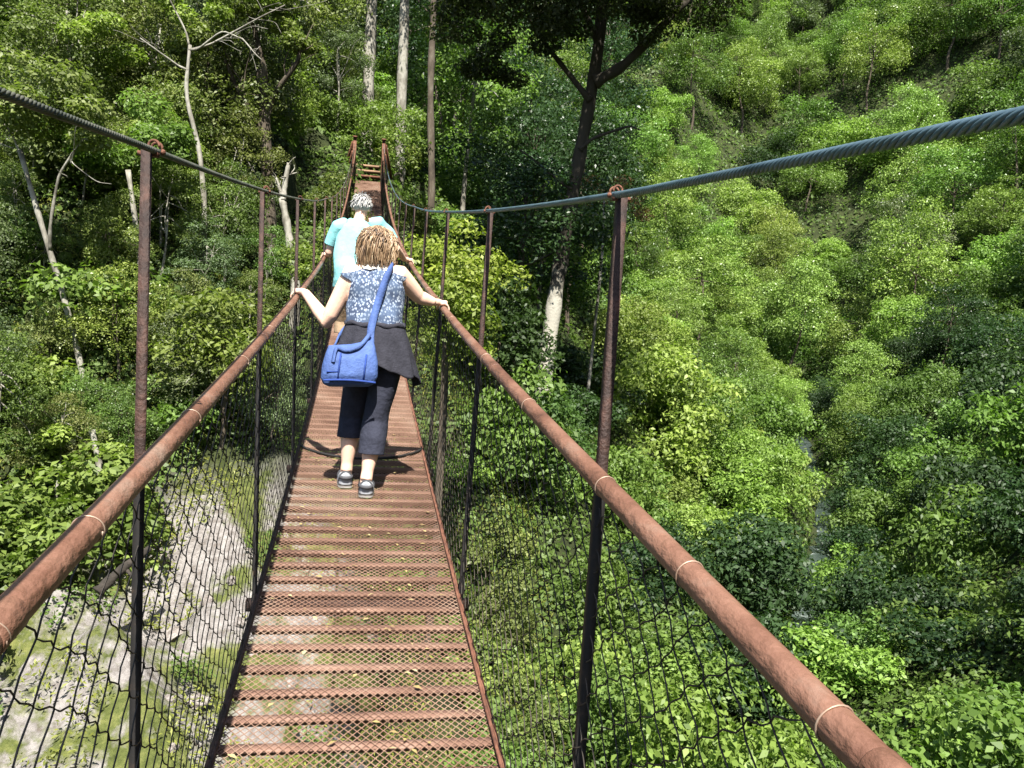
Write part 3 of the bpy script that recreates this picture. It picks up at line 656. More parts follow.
special_tree('forked_tree', 'tall dark forked tree with pale lower trunk right of the bridge',
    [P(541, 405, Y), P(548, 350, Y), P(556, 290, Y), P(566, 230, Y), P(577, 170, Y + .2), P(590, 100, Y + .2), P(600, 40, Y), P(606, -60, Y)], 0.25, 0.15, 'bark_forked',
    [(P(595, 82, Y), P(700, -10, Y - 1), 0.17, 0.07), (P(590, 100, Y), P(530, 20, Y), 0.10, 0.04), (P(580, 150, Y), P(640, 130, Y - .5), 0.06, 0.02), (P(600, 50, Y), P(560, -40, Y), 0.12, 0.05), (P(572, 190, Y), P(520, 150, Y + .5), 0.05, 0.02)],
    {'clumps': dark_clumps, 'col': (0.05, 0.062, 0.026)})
special_tree('bare_trunk', 'pale bare forked trunk standing left of the walkers', [P(296, 285, 21), P(292, 255, 21), P(287, 225, 21), P(282, 198, 21)], 0.13, 0.08, 'bark_pale', [(P(283, 200, 21), P(289, 163, 21), 0.08, 0.05), (P(284, 205, 21), P(276, 178, 21), 0.06, 0.03)])
def crown_at(u, v, y, r, n, col, L=0.13): return {'clumps': [(P(u, v, y), r, n, L), (P(u - 40, v + 15, y + .6), r * .7, n // 2, L), (P(u + 45, v + 20, y - .5), r * .7, n // 2, L)], 'col': col}
special_tree('slender_tree', 'tall straight grey trunk rising directly behind the bridge landing', [P(366, 172, 33), P(368, 90, 33), P(372, 0, 33), P(374, -120, 33)], 0.26, 0.2, 'bark_pale', [], crown_at(374, -150, 33, 2.6, 5000, DARK))
special_tree('slender_tree', 'tall grey trunk just right of the bridge landing', [P(400, 160, 32.5), P(402, 80, 32.5), P(405, 0, 32.5), P(404, -100, 32.5)], 0.22, 0.17, 'bark_pale', [], crown_at(404, -140, 32.5, 2.4, 4500, DARK))
special_tree('slender_tree', 'thin dark trunk between the bridge landing and forked tree', [P(432, 190, 31), P(430, 90, 31), P(434, 0, 31), P(436, -80, 31)], 0.14, 0.1, 'bark_dark', [], crown_at(440, -90, 31, 2.4, 4500, DARK))
special_tree('leaning_tree', 'thin pale leaning trunk among leaves far left of the bridge', [P(92, 425, 17.5), P(80, 360, 17.5), P(62, 290, 17.5), P(40, 220, 17.5), P(20, 150, 17.5)], 0.07, 0.045, 'bark_pale', [(P(50, 250, 17.5), P(75, 150, 17), 0.04, 0.02), (P(30, 190, 17.5), P(0, 120, 17.5), 0.03, 0.015)], crown_at(30, 90, 17.5, 1.4, 4200, OLIVE, 0.11))
special_tree('leaning_tree', 'slim pale trunk rising just left of the near left post', [P(148, 330, 19.5), P(142, 280, 19.5), P(136, 225, 19.5), P(128, 170, 19.5)], 0.075, 0.05, 'bark_pale', [], crown_at(125, 130, 19.5, 1.4, 4200, MID, 0.11))
special_tree('dark_tree', 'dark upright trunk with fork left of the pale bare trunk', [P(272, 300, 22.5), P(270, 230, 22.5), P(266, 150, 22.5), P(262, 70, 22.5)], 0.2, 0.13, 'bark_dark', [(P(266, 140, 22.5), P(225, 60, 22), 0.1, 0.04), (P(266, 120, 22.5), P(300, 50, 22), 0.09, 0.04), (P(264, 90, 22.5), P(250, 20, 22), 0.08, 0.04)],
    {'clumps': [(P(u, v, y), r, n, 0.12) for u, v, y, r, n in [(255, 5, 22.4, 1.2, 2600), (215, 45, 21.8, 0.9, 1500), (305, 30, 22.2, 0.9, 1500), (250, -50, 22.6, 1.6, 3000)]], 'col': OLIVE})
special_tree('twisted_tree', 'pale twisted branches spreading across the top left of the forest', [P(205, 210, 20), P(200, 150, 20), P(185, 95, 20), P(190, 45, 20)], 0.07, 0.035, 'bark_pale',
    [(P(188, 70, 20), P(140, 38, 19.6), 0.03, 0.012), (P(190, 50, 20), P(240, 38, 19.6), 0.03, 0.012), (P(189, 50, 20), P(285, 5, 19.6), 0.03, 0.012), (P(189, 45, 20), P(165, -10, 20), 0.025, 0.012), (P(240, 38, 19.6), P(262, 60, 19.4), 0.02, 0.01)],
    {'clumps': [(P(u, v, y), r, n, 0.11) for u, v, y, r, n in [(110, 40, 20.6, 1.0, 2200), (190, 0, 21, 0.9, 1500), (270, -10, 20.9, 0.8, 1300), (150, -30, 20.9, 1.1, 1700)]], 'col': YEL})
special_tree('leaning_tree', 'short pale trunk base among shrubs above the mossy slope', [P(106, 505, 15.5), P(101, 480, 15.5), P(98, 455, 15.5), P(92, 430, 15.5)], 0.07, 0.05, 'bark_pale', [], crown_at(70, 440, 15.8, 0.7, 2400, YEL, 0.10))
# bright bushes beside the bridge
for (u, v, y, sc, col, lab) in [(452, 262, 15.5, 0.62, (0.22, 0.27, 0.05), 'yellow green bush right of the walkers beside the netting'), (445, 330, 14.5, 0.6, (0.17, 0.22, 0.045), 'pale green bush under the yellow bush by the right netting'),
        (322, 262, 17.5, 0.5, (0.14, 0.19, 0.04), 'light green bush just left of the man in turquoise'), (225, 330, 17, 0.72, (0.15, 0.19, 0.045), 'light green bush behind the second left post'),
        (545, 425, 20.5, 0.8, (0.07, 0.13, 0.035), 'dark leafy bush at the foot of the tall forked tree'), (500, 330, 21.5, 0.9, (0.04, 0.07, 0.022), 'shaded dark bush left of the tall forked tree'),  # shade left of the trunk put into the bush colour
        (335, 205, 22, 0.5, (0.12, 0.15, 0.04), 'green bush left of the bridge landing'), (410, 225, 22.5, 0.45, (0.15, 0.18, 0.045), 'yellowish bush right of the bridge landing')]:
    p = P(u, v, y); gz_ = float(ground(p[0], p[1])); n_st = max(0.0, p[2] - 1.0 * sc - gz_)
    if n_st > 0.6:
        e = empty('bush', (p[0], p[1], gz_)); g = Geo(); trunk_geo(g, [(0, 0, -0.4), (0.05, 0.03, n_st * 0.5), (0, 0, n_st + 0.6)], 0.06, 0.03, 8); g.build('stem', M['bark_dark'], e)
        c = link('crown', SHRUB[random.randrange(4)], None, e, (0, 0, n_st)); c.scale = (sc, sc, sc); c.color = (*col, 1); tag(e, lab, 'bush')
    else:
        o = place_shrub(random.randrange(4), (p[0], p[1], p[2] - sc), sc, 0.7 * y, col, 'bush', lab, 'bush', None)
# red-brown dying tree behind the near right post
p = P(600, 200, 27); gz_ = float(ground(p[0], p[1]))
special_tree('dying_tree', 'small tree with red brown dead leaves behind the near right post', [np.array([p[0], p[1], gz_]), P(603, 250, 27), P(604, 200, 27)], 0.07, 0.04, 'bark_pale', [], {'clumps': [(P(600, 190, 27), 1.0, 900, 0.09), (P(635, 205, 27), 0.9, 500, 0.09), (P(570, 210, 27), 0.8, 400, 0.09)], 'col': (0.17, 0.10, 0.06)})

# ---- undergrowth: leaves nobody could count
n = 340000
az = np.radians(rng.uniform(-28, 50, n)); d = 7.5 * (16.0 ** rng.random(n)); x = CAM[0] + d * np.sin(az); y = d * np.cos(az)
sd, _ = gully(x, y); rm = np.exp(-(((x + 1.8) / 3.4) ** 2 + ((y - 12.6) / 3.8) ** 2) ** 2)
pat = np.sin(1.9 * x + 0.7 * y) * np.sin(1.6 * y - 0.8 * x + 1) + 0.5 * np.sin(4.3 * x + 2.2) * np.sin(3.9 * y)
keep = (np.abs(sd) > 0.5) & ((d < 26) | (rng.random(n) < 0.9)) & ((rm < 0.15) | (pat > 0.8)) & ~((x > -5.0) & (x < 0.4) & (y < 14.4) & (pat < 0.62))
x, y, d, pat, rm = x[keep], y[keep], d[keep], pat[keep], rm[keep]
z = ground(x, y) + np.abs(rng.normal(0, 0.10, len(x))) * (1 + d * 0.03) + np.clip(pat, 0, 1) * 0.25
e_ = 0.3; gx = (ground(x + e_, y) - ground(x - e_, y)) / (2 * e_); gy = (ground(x, y + e_) - ground(x, y - e_)) / (2 * e_)
nr = unit(np.stack([-gx, -gy, np.ones_like(gx)], 1)) + rng.normal(size=(len(x), 3)) * 0.45
V, F = leaf_quads(np.stack([x, y, z], 1), nr, (0.085 + 0.0036 * d) * rng.uniform(0.6, 1.3, len(x)) * np.where(rm > 0.3, 0.6, 1), 0.55)
o = link('undergrowth', np_mesh('undergrowth', V, F, False, np.clip(0.5 + 0.2 * pat + rng.normal(0, 0.2, len(x)), 0, 1)), M['leaf']); o.color = (0.095, 0.15, 0.035, 1)
tag(o, 'low leafy ground cover over the gorge slopes', 'undergrowth', None, 'stuff')
n = 230000; az = np.radians(rng.uniform(-28, 50, n)); d = 36 * (4.6 ** rng.random(n)); x = CAM[0] + d * np.sin(az); y = d * np.cos(az); sd, _ = gully(x, y)
pat = np.sin(0.9 * x + 0.5 * y) * np.sin(0.8 * y - 0.5 * x + 1) + 0.5 * np.sin(2.3 * x + 2.2) * np.sin(1.9 * y)
k_ = np.abs(sd) > np.where(d < 60, 0.8, 0.0); x, y, d, pat = x[k_], y[k_], d[k_], pat[k_]
V, F = leaf_quads(np.stack([x, y, ground(x, y) + rng.uniform(0, 1, len(x)) * np.clip(0.9 + 1.0 * pat, 0.4, 2.4)], 1), rng.normal(size=(len(x), 3)) * 0.5 + np.array([0, -0.35, 0.6]), (0.10 + 0.0017 * d) * rng.uniform(0.6, 1.3, len(x)), 0.55)
o = link('brush', np_mesh('brush', V, F, False, np.clip(0.5 + 0.2 * pat + rng.normal(0, 0.2, len(x)), 0, 1)), M['leaf']); o.color = (0.11, 0.19, 0.05, 1)
tag(o, 'leafy brush covering the far hillsides between the trees', 'brush', None, 'stuff')
# grass and moss tufts on the rocky slope
n = 75000; x = rng.uniform(-11, 4.5, n); y = rng.uniform(9, 22, n)
pat = np.array([noise.fractal(Vector((a * 0.75, b * 0.75, 7.7)), 1.0, 2.0, 3) for a, b in zip(x, y)])
keep = (pat > 0.02 - 0.4 * smooth(-0.2, 0.8, x)) & (gully(x, y)[0] > -6); x, y, pat = x[keep], y[keep], pat[keep]
z = ground(x, y) + 0.12 + np.abs(rng.normal(0, 0.06, len(x)))
V, F = leaf_quads(np.stack([x, y, z], 1), rng.normal(size=(len(x), 3)) * 0.7 + np.array([0, -0.25, 0.5]), 0.085 * rng.uniform(0.6, 1.5, len(x)), 0.30)
o = link('grass', np_mesh('grass', V, F, False, np.clip(0.5 + pat * 0.3 + rng.normal(0, 0.2, len(x)), 0, 1)), M['leaf']); o.color = (0.20, 0.22, 0.05, 1)
tag(o, 'yellow green grass and moss tufts on the rocky slope', 'grass', None, 'stuff')

# ---- boulders on the rocky slope
def boulder(seed):
    bm = bmesh.new(); bmesh.ops.create_icosphere(bm, subdivisions=4, radius=1.0)
    for v in bm.verts:
        p = v.co.copy(); f = 1 + 0.35 * noise.noise(p * 1.1 + Vector((seed * 3.1, 0, 0))) + 0.16 * noise.noise(p * 2.7 + Vector((0, seed * 2.3, 0))) + 0.06 * noise.noise(p * 7 + Vector((0, 0, seed)))
        v.co = p * f
    # a few flat fracture faces
    r = random.Random(seed)
    for q in range(7):
        nrm = Vector((r.gauss(0, 1), r.gauss(0, 1), r.gauss(0, 1))).normalized(); lim = r.uniform(0.55, 0.85)
        for v in bm.verts:
            dd = v.co.dot(nrm) - lim
            if dd > 0: v.co -= nrm * dd * 0.9
    me = bpy.data.meshes.new('boulder'); bm.to_mesh(me); bm.free(); me.materials.append(M['rock']); return me
BM = [boulder(k) for k in range(4)]
rb = random.Random(3); placed = []
words = ['pale grey', 'pinkish grey', 'weathered grey']
for k in range(900):
    if len(placed) >= 20: break
    x, y = rb.uniform(-3.4, 0.6), rb.uniform(9.8, 16.5)
    if math.exp(-(((x + 1.8) / 3.4) ** 2 + ((y - 12.6) / 3.8) ** 2) ** 2) < 0.45: continue
    s = rb.choice([0.10, 0.12, 0.14, 0.17, 0.2])
    if any((x - a) ** 2 + (y - b) ** 2 < (s + c) ** 2 * 0.8 for a, b, c in placed): continue
    placed.append((x, y, s)); o = link('stone', BM[k % 4], None, None, (x, y, float(ground(x, y)) - 0.12 * s)); o.scale = (s, s * rb.uniform(0.8, 1.3), s * rb.uniform(0.5, 0.8)); o.rotation_euler = (rb.uniform(-.3, .3), rb.uniform(-.3, .3), rb.uniform(0, 6))
    tag(o, '%s grey stone on the rocky slope under the bridge' % ('small' if s < 0.15 else 'larger'), 'stone', 'stones on the rocky slope under the bridge')
# fallen dark log on the left slope
g = Geo(); a, b = P(98, 592, 13.0), P(150, 548, 13.6); trunk_geo(g, [a, a * .6 + b * .4 + np.array([0, 0, .05]), b], 0.085, 0.05, 10); limb(g, a * .5 + b * .5, P(132, 575, 13.2), 0.04, 0.02)
tag(g.build('fallen_log', M['wood_dead']), 'dark broken log lying on the mossy slope left of the bridge', 'log')

# ------------------------------------------------------------------ people
def remesh(name, g, voxel, m, parent, smooth_it=6):
    me = g.mesh(name); o = bpy.data.objects.new(name + '_tmp', me); C.objects.link(o)
    r = o.modifiers.new('r', 'REMESH'); r.mode = 'VOXEL'; r.voxel_size = voxel; r.use_smooth_shade = True
    sm = o.modifiers.new('s', 'SMOOTH'); sm.iterations = smooth_it; sm.factor = 0.5
    dg = bpy.context.evaluated_depsgraph_get(); me2 = bpy.data.meshes.new_from_object(o.evaluated_get(dg)); bpy.data.objects.remove(o)
    me2.name = name; me2.materials.clear(); ob = link(name, me2, m, parent)
    me2.polygons.foreach_set('use_smooth', np.ones(len(me2.polygons), dtype=bool)); return ob

def arr(me):
    V = np.zeros(len(me.vertices) * 3, dtype=np.float32); me.vertices.foreach_get('co', V); N = np.zeros_like(V); me.vertices.foreach_get('normal', N); return V.reshape(-1, 3).astype(float), N.reshape(-1, 3).astype(float)

def bone_tags(V, bones):
    best = np.full(len(V), 1e9); bi = np.zeros(len(V), int); bt = np.zeros(len(V))
    for k, (a, b, r) in enumerate(bones):
        a = np.array(a); b = np.array(b); d = b - a; t = np.clip(((V - a) @ d) / (d @ d), 0, 1); dist = np.linalg.norm(V - (a + t[:, None] * d), axis=1) - r
        m = dist < best; best = np.where(m, dist, best); bi = np.where(m, k, bi); bt = np.where(m, t, bt)
    return bi, bt

def garment(name, body, mask_v, off, m, parent, fold=0.006, fs=14.0, seed=0):
    """cloth that follows the body: the covered faces pushed outward, with folds and a hem thickness"""
    V, N = arr(body.data); k = np.where(mask_v)[0]; keep = np.zeros(len(V), bool); keep[k] = True
    F = [tuple(p.vertices) for p in body.data.polygons if all(keep[i] for i in p.vertices)]
    used = sorted({i for f in F for i in f}); mp = {i: q for q, i in enumerate(used)}
    o = off[used] if hasattr(off, '__len__') else np.full(len(used), off)
    nz = np.array([noise.noise(Vector((V[i][0] * fs + seed, V[i][1] * fs, V[i][2] * fs * 0.45))) for i in used])
    P2 = V[used] + N[used] * (o + fold * nz)[:, None]
    me = bpy.data.meshes.new(name); me.from_pydata([tuple(p) for p in P2], [], [tuple(mp[i] for i in f) for f in F]); me.polygons.foreach_set('use_smooth', np.ones(len(me.polygons), dtype=bool)); me.update()
    ob = link(name, me, m, parent); sm = ob.modifiers.new('sm', 'SMOOTH'); sm.iterations = 4; so = ob.modifiers.new('so', 'SOLIDIFY'); so.thickness = 0.005; so.offset = -1
    return ob

def grip_hand(g, s, y, wrist, k=1.0):
    """hand resting over the pipe: palm, four curled fingers of different length, thumb on the inner side"""
    c = rail_pt(s, y); t = np.array([0, 1, float(slope(y))]); t /= np.linalg.norm(t); up = np.array([0, -t[2], t[1]]); out = np.array([s * 1.0, 0, 0])
    w = np.array(wrist, float)
    def at(ang, r, al): return c + r * (math.cos(ang) * up + math.sin(ang) * out) + t * al
    palm = at(-0.35, 0.037, -0.005); rot = np.stack([t, np.cross(up * math.cos(-0.35) + out * math.sin(-0.35), t), up * math.cos(-0.35) + out * math.sin(-0.35)], 1)
    g.ellipsoid(palm, (0.042 * k, 0.040 * k, 0.016 * k), rot)
    g.tube([w, w * 0.45 + palm * 0.55 + np.array([0, 0, 0.004]), palm], [0.024 * k, 0.023 * k, 0.020 * k], 10)
    for q, (al, ln) in enumerate([(0.033, 2.2), (0.012, 2.45), (-0.010, 2.3), (-0.031, 1.85)]):
        a = np.linspace(-0.25, ln, 9); g.tube([at(b, 0.0305 + 0.004 * math.exp(-((b - 0.35) / 0.3) ** 2), al * k) for b in a], np.linspace(0.0092, 0.0068, 9) * k, 8)
    a = np.linspace(0, 1, 6); g.tube([at(-0.7 - 1.25 * b, 0.034, (0.022 + 0.035 * b) * k) for b in a], np.linspace(0.0115, 0.0075, 6) * k, 8)

def head_geo(g, c, yawd, k=1.0, pitch=0.0):
    """skull, jaw, nose, ears, brow facing the yaw direction (0 = along +Y)"""
    Rm = (Matrix.Rotation(math.radians(yawd), 3, 'Z') @ Matrix.Rotation(math.radians(pitch), 3, 'X')); R_ = np.array(Rm)
    f = lambda x, y, z: np.array(c) + R_ @ (np.array([x, y, z]) * k)
    g.ellipsoid(f(0, -0.012, 0.022), np.array((0.073, 0.092, 0.088)) * k, R_, 20, 14)
    g.ellipsoid(f(0, 0.028, -0.035), np.array((0.055, 0.062, 0.068)) * k, R_, 18, 12)
    g.ellipsoid(f(0, 0.060, -0.082), np.array((0.026, 0.026, 0.022)) * k, R_)
    g.tube([f(0, 0.085, 0.012), f(0, 0.100, -0.012), f(0, 0.108, -0.028), f(0, 0.096, -0.036)], np.array([0.008, 0.011, 0.014, 0.010]) * k, 8)
    g.ellipsoid(f(0, 0.083, 0.030), np.array((0.046, 0.012, 0.010)) * k, R_)
    g.ellipsoid(f(0, 0.087, -0.058), np.array((0.022, 0.010, 0.009)) * k, R_)
    for s in (-1, 1): g.ellipsoid(f(s * 0.075, -0.008, -0.005), np.array((0.010, 0.020, 0.032)) * k, R_, 10, 8)
    return f, R_

def face_bits(f, R_, k, parent):
    for s in (-1, 1):
        g = Geo(); g.ellipsoid(f(s * 0.031, 0.079, 0.010), np.array((0.013, 0.011, 0.008)) * k, R_, 10, 8); g.build('eye', M['eye'], parent)
    g = Geo(); g.ellipsoid(f(0, 0.094, -0.058), np.array((0.022, 0.006, 0.006)) * k, R_, 12, 8); g.build('mouth', M['lip'], parent)

def shoe(parent, toe, heel, sole_z, m_up, m_strap, w=0.043):
    toe = np.array(toe, float); heel = np.array(heel, float); d = toe - heel; L = np.linalg.norm(d); d /= L; up = np.array([0, -d[2], d[1]]) if abs(d[0]) < 0.3 else np.array([0, 0, 1.0]); sdv = np.cross(d, up)
    n = 18; prof = np.linspace(0, 1, n); wid = w * (0.72 + 0.36 * np.sin(math.pi * np.clip(prof * 0.95 + 0.08, 0, 1)) - 0.1 * prof); wid[0] *= .75; wid[-1] *= 0.6
    # sole: outline extruded
    Lp = [heel + d * L * p + sdv * q for p, q in zip(prof, wid)]; Rp = [heel + d * L * p - sdv * q for p, q in zip(prof, wid)]; ring = Lp + Rp[::-1]
    g = Geo(); m = len(ring); V = np.vstack([np.array(ring), np.array(ring) + up * 0.022]); Q = [(i, (i + 1) % m, m + (i + 1) % m, m + i) for i in range(m)]
    Q += [(i, i + 1, m - 2 - i, m - 1 - i) for i in range(n - 1)] + [(m + i, m + m - 1 - i, m + m - 2 - i, m + i + 1) for i in range(n - 1)]
    g.add(V, Q); root = g.build('shoe', M['sole'], parent, False)
    g = Geo(); hh = np.interp(prof, [0, 0.15, 0.4, 0.7, 1], [0.060, 0.068, 0.058, 0.040, 0.018])
    for p, q, h in zip(prof, wid, hh): pass
    a = np.linspace(0, math.pi, 9); V = []
    for p, q, h in zip(prof, wid, hh):
        for b in a: V.append(heel + d * L * p + sdv * q * 0.97 * math.cos(b) + up * (0.021 + h * math.sin(b) ** 0.8))
    V = np.array(V); Q = [(i * 9 + j, i * 9 + j + 1, (i + 1) * 9 + j + 1, (i + 1) * 9 + j) for i in range(n - 1) for j in range(8)]
    g.add(V, Q); g.add(np.vstack([V[:9], heel + up * 0.021 - d * 0.006]), [], [(9, j + 1, j) for j in range(8)]); g.build('upper', M[m_up], root)
    g = Geo()
    g.tube([heel + d * L * 0.10 * (1 - math.sin(b)) + sdv * 0.033 * math.cos(b) - d * 0.012 * math.sin(b) + up * 0.062 for b in np.linspace(-0.2, math.pi + 0.2, 12)], 0.009, 6, flat=1.2)
    for t in (0.12, 0.42, 0.6):
        h = np.interp(t, prof, hh); q = np.interp(t, prof, wid); g.tube([heel + d * L * t + sdv * q * 1.02 * math.cos(b) + up * (0.021 + (h + 0.003) * math.sin(b) ** 0.8) for b in np.linspace(0.1, math.pi - 0.1, 12)], 0.007, 6, flat=0.5)
    g.build('strap', M[m_strap], root)

# ---- the woman
W = empty('person', (0.02, 4.66, float(zd(4.66))))
def loc(p): return tuple(np.array(p, float) - np.array(W.location))
class PG(Geo):
    """geometry given in world space, stored relative to an origin"""
    def __init__(s, o): super().__init__(); s.o = np.array(o, float)
    def mesh(s, name, smooth=True):
        s.V = [v - s.o for v in s.V]; return super().mesh(name, smooth)
o0 = np.array(W.location)
zf = lambda y: float(zd(y))
hipL, hipR = np.array([-0.045, 4.70, 1.085]), np.array([0.105, 4.69, 1.085])
kneeL, kneeR = np.array([-0.075, 4.80, 0.735]), np.array([0.060, 4.70, 0.72])
ankL, ankR = np.array([-0.090, 4.775, zf(4.78) + 0.085]), np.array([0.022, 4.62, zf(4.62) + 0.085])
shL, shR = np.array([-0.112, 4.755, 1.545]), np.array([0.158, 4.755, 1.555])
elL, elR = np.array(P(327, 322, 4.79)), np.array(P(419, 297, 4.84))
def hand_y(u, v, s): 
    r = P(u, v, 1.0) - CAM; return (s * HA - CAM[0]) / r[0] * 1.0
yL, yR = hand_y(297, 297, -1), hand_y(444, 300, 1)
yL = min(yL, 5.06); yR = 4.93
wrL = rail_pt(-1, yL - 0.055) + np.array([0.055, -0.02, 0.035]); wrR = rail_pt(1, yR - 0.03) + np.array([-0.065, -0.03, 0.040])
hips = np.array([0.030, 4.695, 1.10]); waist = np.array([0.028, 4.715, 1.27]); chest = np.array([0.024, 4.745, 1.44]); nb = np.array([0.024, 4.765, 1.585]); hd = np.array([0.022, 4.80, 1.705])
g = PG(o0)
g.tube([hips + (0, 0, -0.09), hips + (0, 0, -0.03), hips + (0, 0, 0.04), waist + (0, 0, -0.04), waist + (0, 0, 0.03), chest + (0, 0, -0.04), chest + (0, 0, 0.04), (shL + shR) / 2 + (0, 0, -0.01), (shL + shR) / 2 + (0, 0.01, 0.035)],
       [0.10, 0.160, 0.168, 0.150, 0.142, 0.152, 0.158, 0.145, 0.07], 24, flat=0.66, up=(0, 1, 0))
for hp, kn, an in ((hipL, kneeL, ankL), (hipR, kneeR, ankR)):
    g.tube([hp + (0, 0, 0.02), hp * .75 + kn * .25, hp * .4 + kn * .6, kn, kn * .7 + an * .3 + (0, -0.012, 0), kn * .45 + an * .55 + (0, -0.008, 0), kn * .15 + an * .85, an], [0.083, 0.085, 0.068, 0.055, 0.056, 0.047, 0.034, 0.035], 16)
g.tube([ankL, ankL + (0, 0.05, -0.045), ankL + (-0.01, 0.14, -0.055)], [0.034, 0.036, 0.030], 10); g.tube([ankR, ankR + (0, 0.05, -0.045), ankR + (0.01, 0.14, -0.055)], [0.034, 0.036, 0.030], 10)
for sh, el, wr in ((shL, elL, wrL), (shR, elR, wrR)):
    ins = np.array([(shL + shR)[0] / 2, sh[1], sh[2] - 0.01])
    g.tube([sh * .6 + ins * .4, sh, sh * .65 + el * .35, el * .85 + sh * .15, el, el * .7 + wr * .3, wr], [0.064, 0.060, 0.053, 0.045, 0.041, 0.040, 0.026], 14)
g.tube([nb + (0, 0, -0.06), nb, nb + (0, 0.02, 0.05), hd + (0, -0.01, -0.03)], [0.068, 0.050, 0.046, 0.046], 14)
grip_hand(g, -1, yL, wrL, 0.95); grip_hand(g, 1, yR, wrR, 0.95)
fW, RW = head_geo(g, hd, -6, 1.0)
body = remesh('body', g, 0.0055, M['skin'], W)
# clothes
V, N = arr(body.data); Vw = V + o0
bones = [(hips + (0, 0, -.05), chest, 0.13), (hipL, kneeL, 0.075), (kneeL, ankL, 0.045), (hipR, kneeR, 0.075), (kneeR, ankR, 0.045), (shL + (0.03, 0, 0), elL, 0.048), (elL, wrL, 0.033), (shR - (0.03, 0, 0), elR, 0.048), (elR, wrR, 0.033), (nb, hd, 0.05), (chest, (shL + shR) / 2, 0.12)]
bi, bt = bone_tags(Vw, bones)
noarm = ~(((bi == 5) | (bi == 7)) & (bt > 0.16)) & (bi != 6) & (bi != 8)
neckline = 1.600 - 0.9 * np.abs(Vw[:, 0] - 0.024) * 0.25 - np.where(Vw[:, 1] < 4.76, 0.018, 0.06)
top = noarm & (Vw[:, 2] > 1.235) & (Vw[:, 2] < neckline + 0.006) & np.isin(bi, [0, 5, 7, 9, 10])
garment('blouse', body, top, np.clip(0.012 + 0.02 * (1.42 - Vw[:, 2]), 0.009, 0.02), M['print_top'], W, 0.010, 16, 1)
collar = noarm & (Vw[:, 2] > neckline - 0.016) & (Vw[:, 2] < neckline + 0.024) & (np.hypot(Vw[:, 0] - 0.024, Vw[:, 1] - 4.765) < 0.105)
garment('collar', body, collar, 0.016, M['white_cloth'], W, 0.003, 16, 2)
hemL, hemR = 0.612, 0.542
leg = ((bi == 0) & (Vw[:, 2] < 1.262)) | (np.isin(bi, [1, 2]) & (Vw[:, 2] > hemL)) | (np.isin(bi, [3, 4]) & (Vw[:, 2] > hemR))
garment('capri_trousers', body, leg, 0.010 + 0.016 * np.clip((0.85 - Vw[:, 2]) / 0.3, 0, 1), M['trouser'], W, 0.014, 13, 5)
# dark jacket tied round the waist and hanging over the hips
nA, nH = 90, 26; Vj = []
for iz in range(nH):
    t = iz / (nH - 1)
    for ia in range(nA):
        a = -math.pi * 1.06 + ia / (nA - 1) * math.pi * 1.22      # over the back and the right hip
        sa, ca = math.cos(a), math.sin(a)
        drop = 0.245 + 0.085 * smooth(-1.3, 0.1, a) + 0.02 * math.sin(5 * a)
        fl = 1 + 0.10 * smooth(-1.6, 0.0, a)
        rx = (0.150 + 0.070 * t ** 0.8 * fl) * (1 + 0.05 * math.sin(9 * a + 2 * t) * t + 0.025 * math.sin(17 * a) * t)
        ry = (0.104 + 0.055 * t ** 0.8) * (1 + 0.07 * math.sin(9 * a + 1) * t)
        Vj.append((0.030 + rx * sa + 0.035 * t * max(0, sa), 4.705 + ry * ca, 1.272 - drop * t + 0.006 * math.sin(11 * a)))
Vj = np.array(Vj); Q = [(i * nA + j, i * nA + j + 1, (i + 1) * nA + j + 1, (i + 1) * nA + j) for i in range(nH - 1) for j in range(nA - 1)]
g = PG(o0); g.add(Vj, Q); jo = g.build('tied_jacket', M['jacket'], W); so = jo.modifiers.new('so', 'SOLIDIFY'); so.thickness = 0.007
g = PG(o0); aa = np.linspace(0, 2 * math.pi, 60)     # rolled band and sleeves knotted in front
g.tube([(0.030 + 0.158 * math.cos(a), 4.708 + 0.112 * math.sin(a), 1.268 + 0.006 * math.sin(7 * a)) for a in aa], 0.014 + 0.003 * np.sin(9 * aa), 10, cap=False)
for s in (-1, 1): g.tube([(0.03 + s * 0.02, 4.83, 1.262), (0.03 + s * 0.045, 4.85, 1.20), (0.03 + s * 0.065, 4.845, 1.08)], [0.026, 0.03, 0.027], 10)
g.build('jacket_sleeves', M['jacket'], jo)
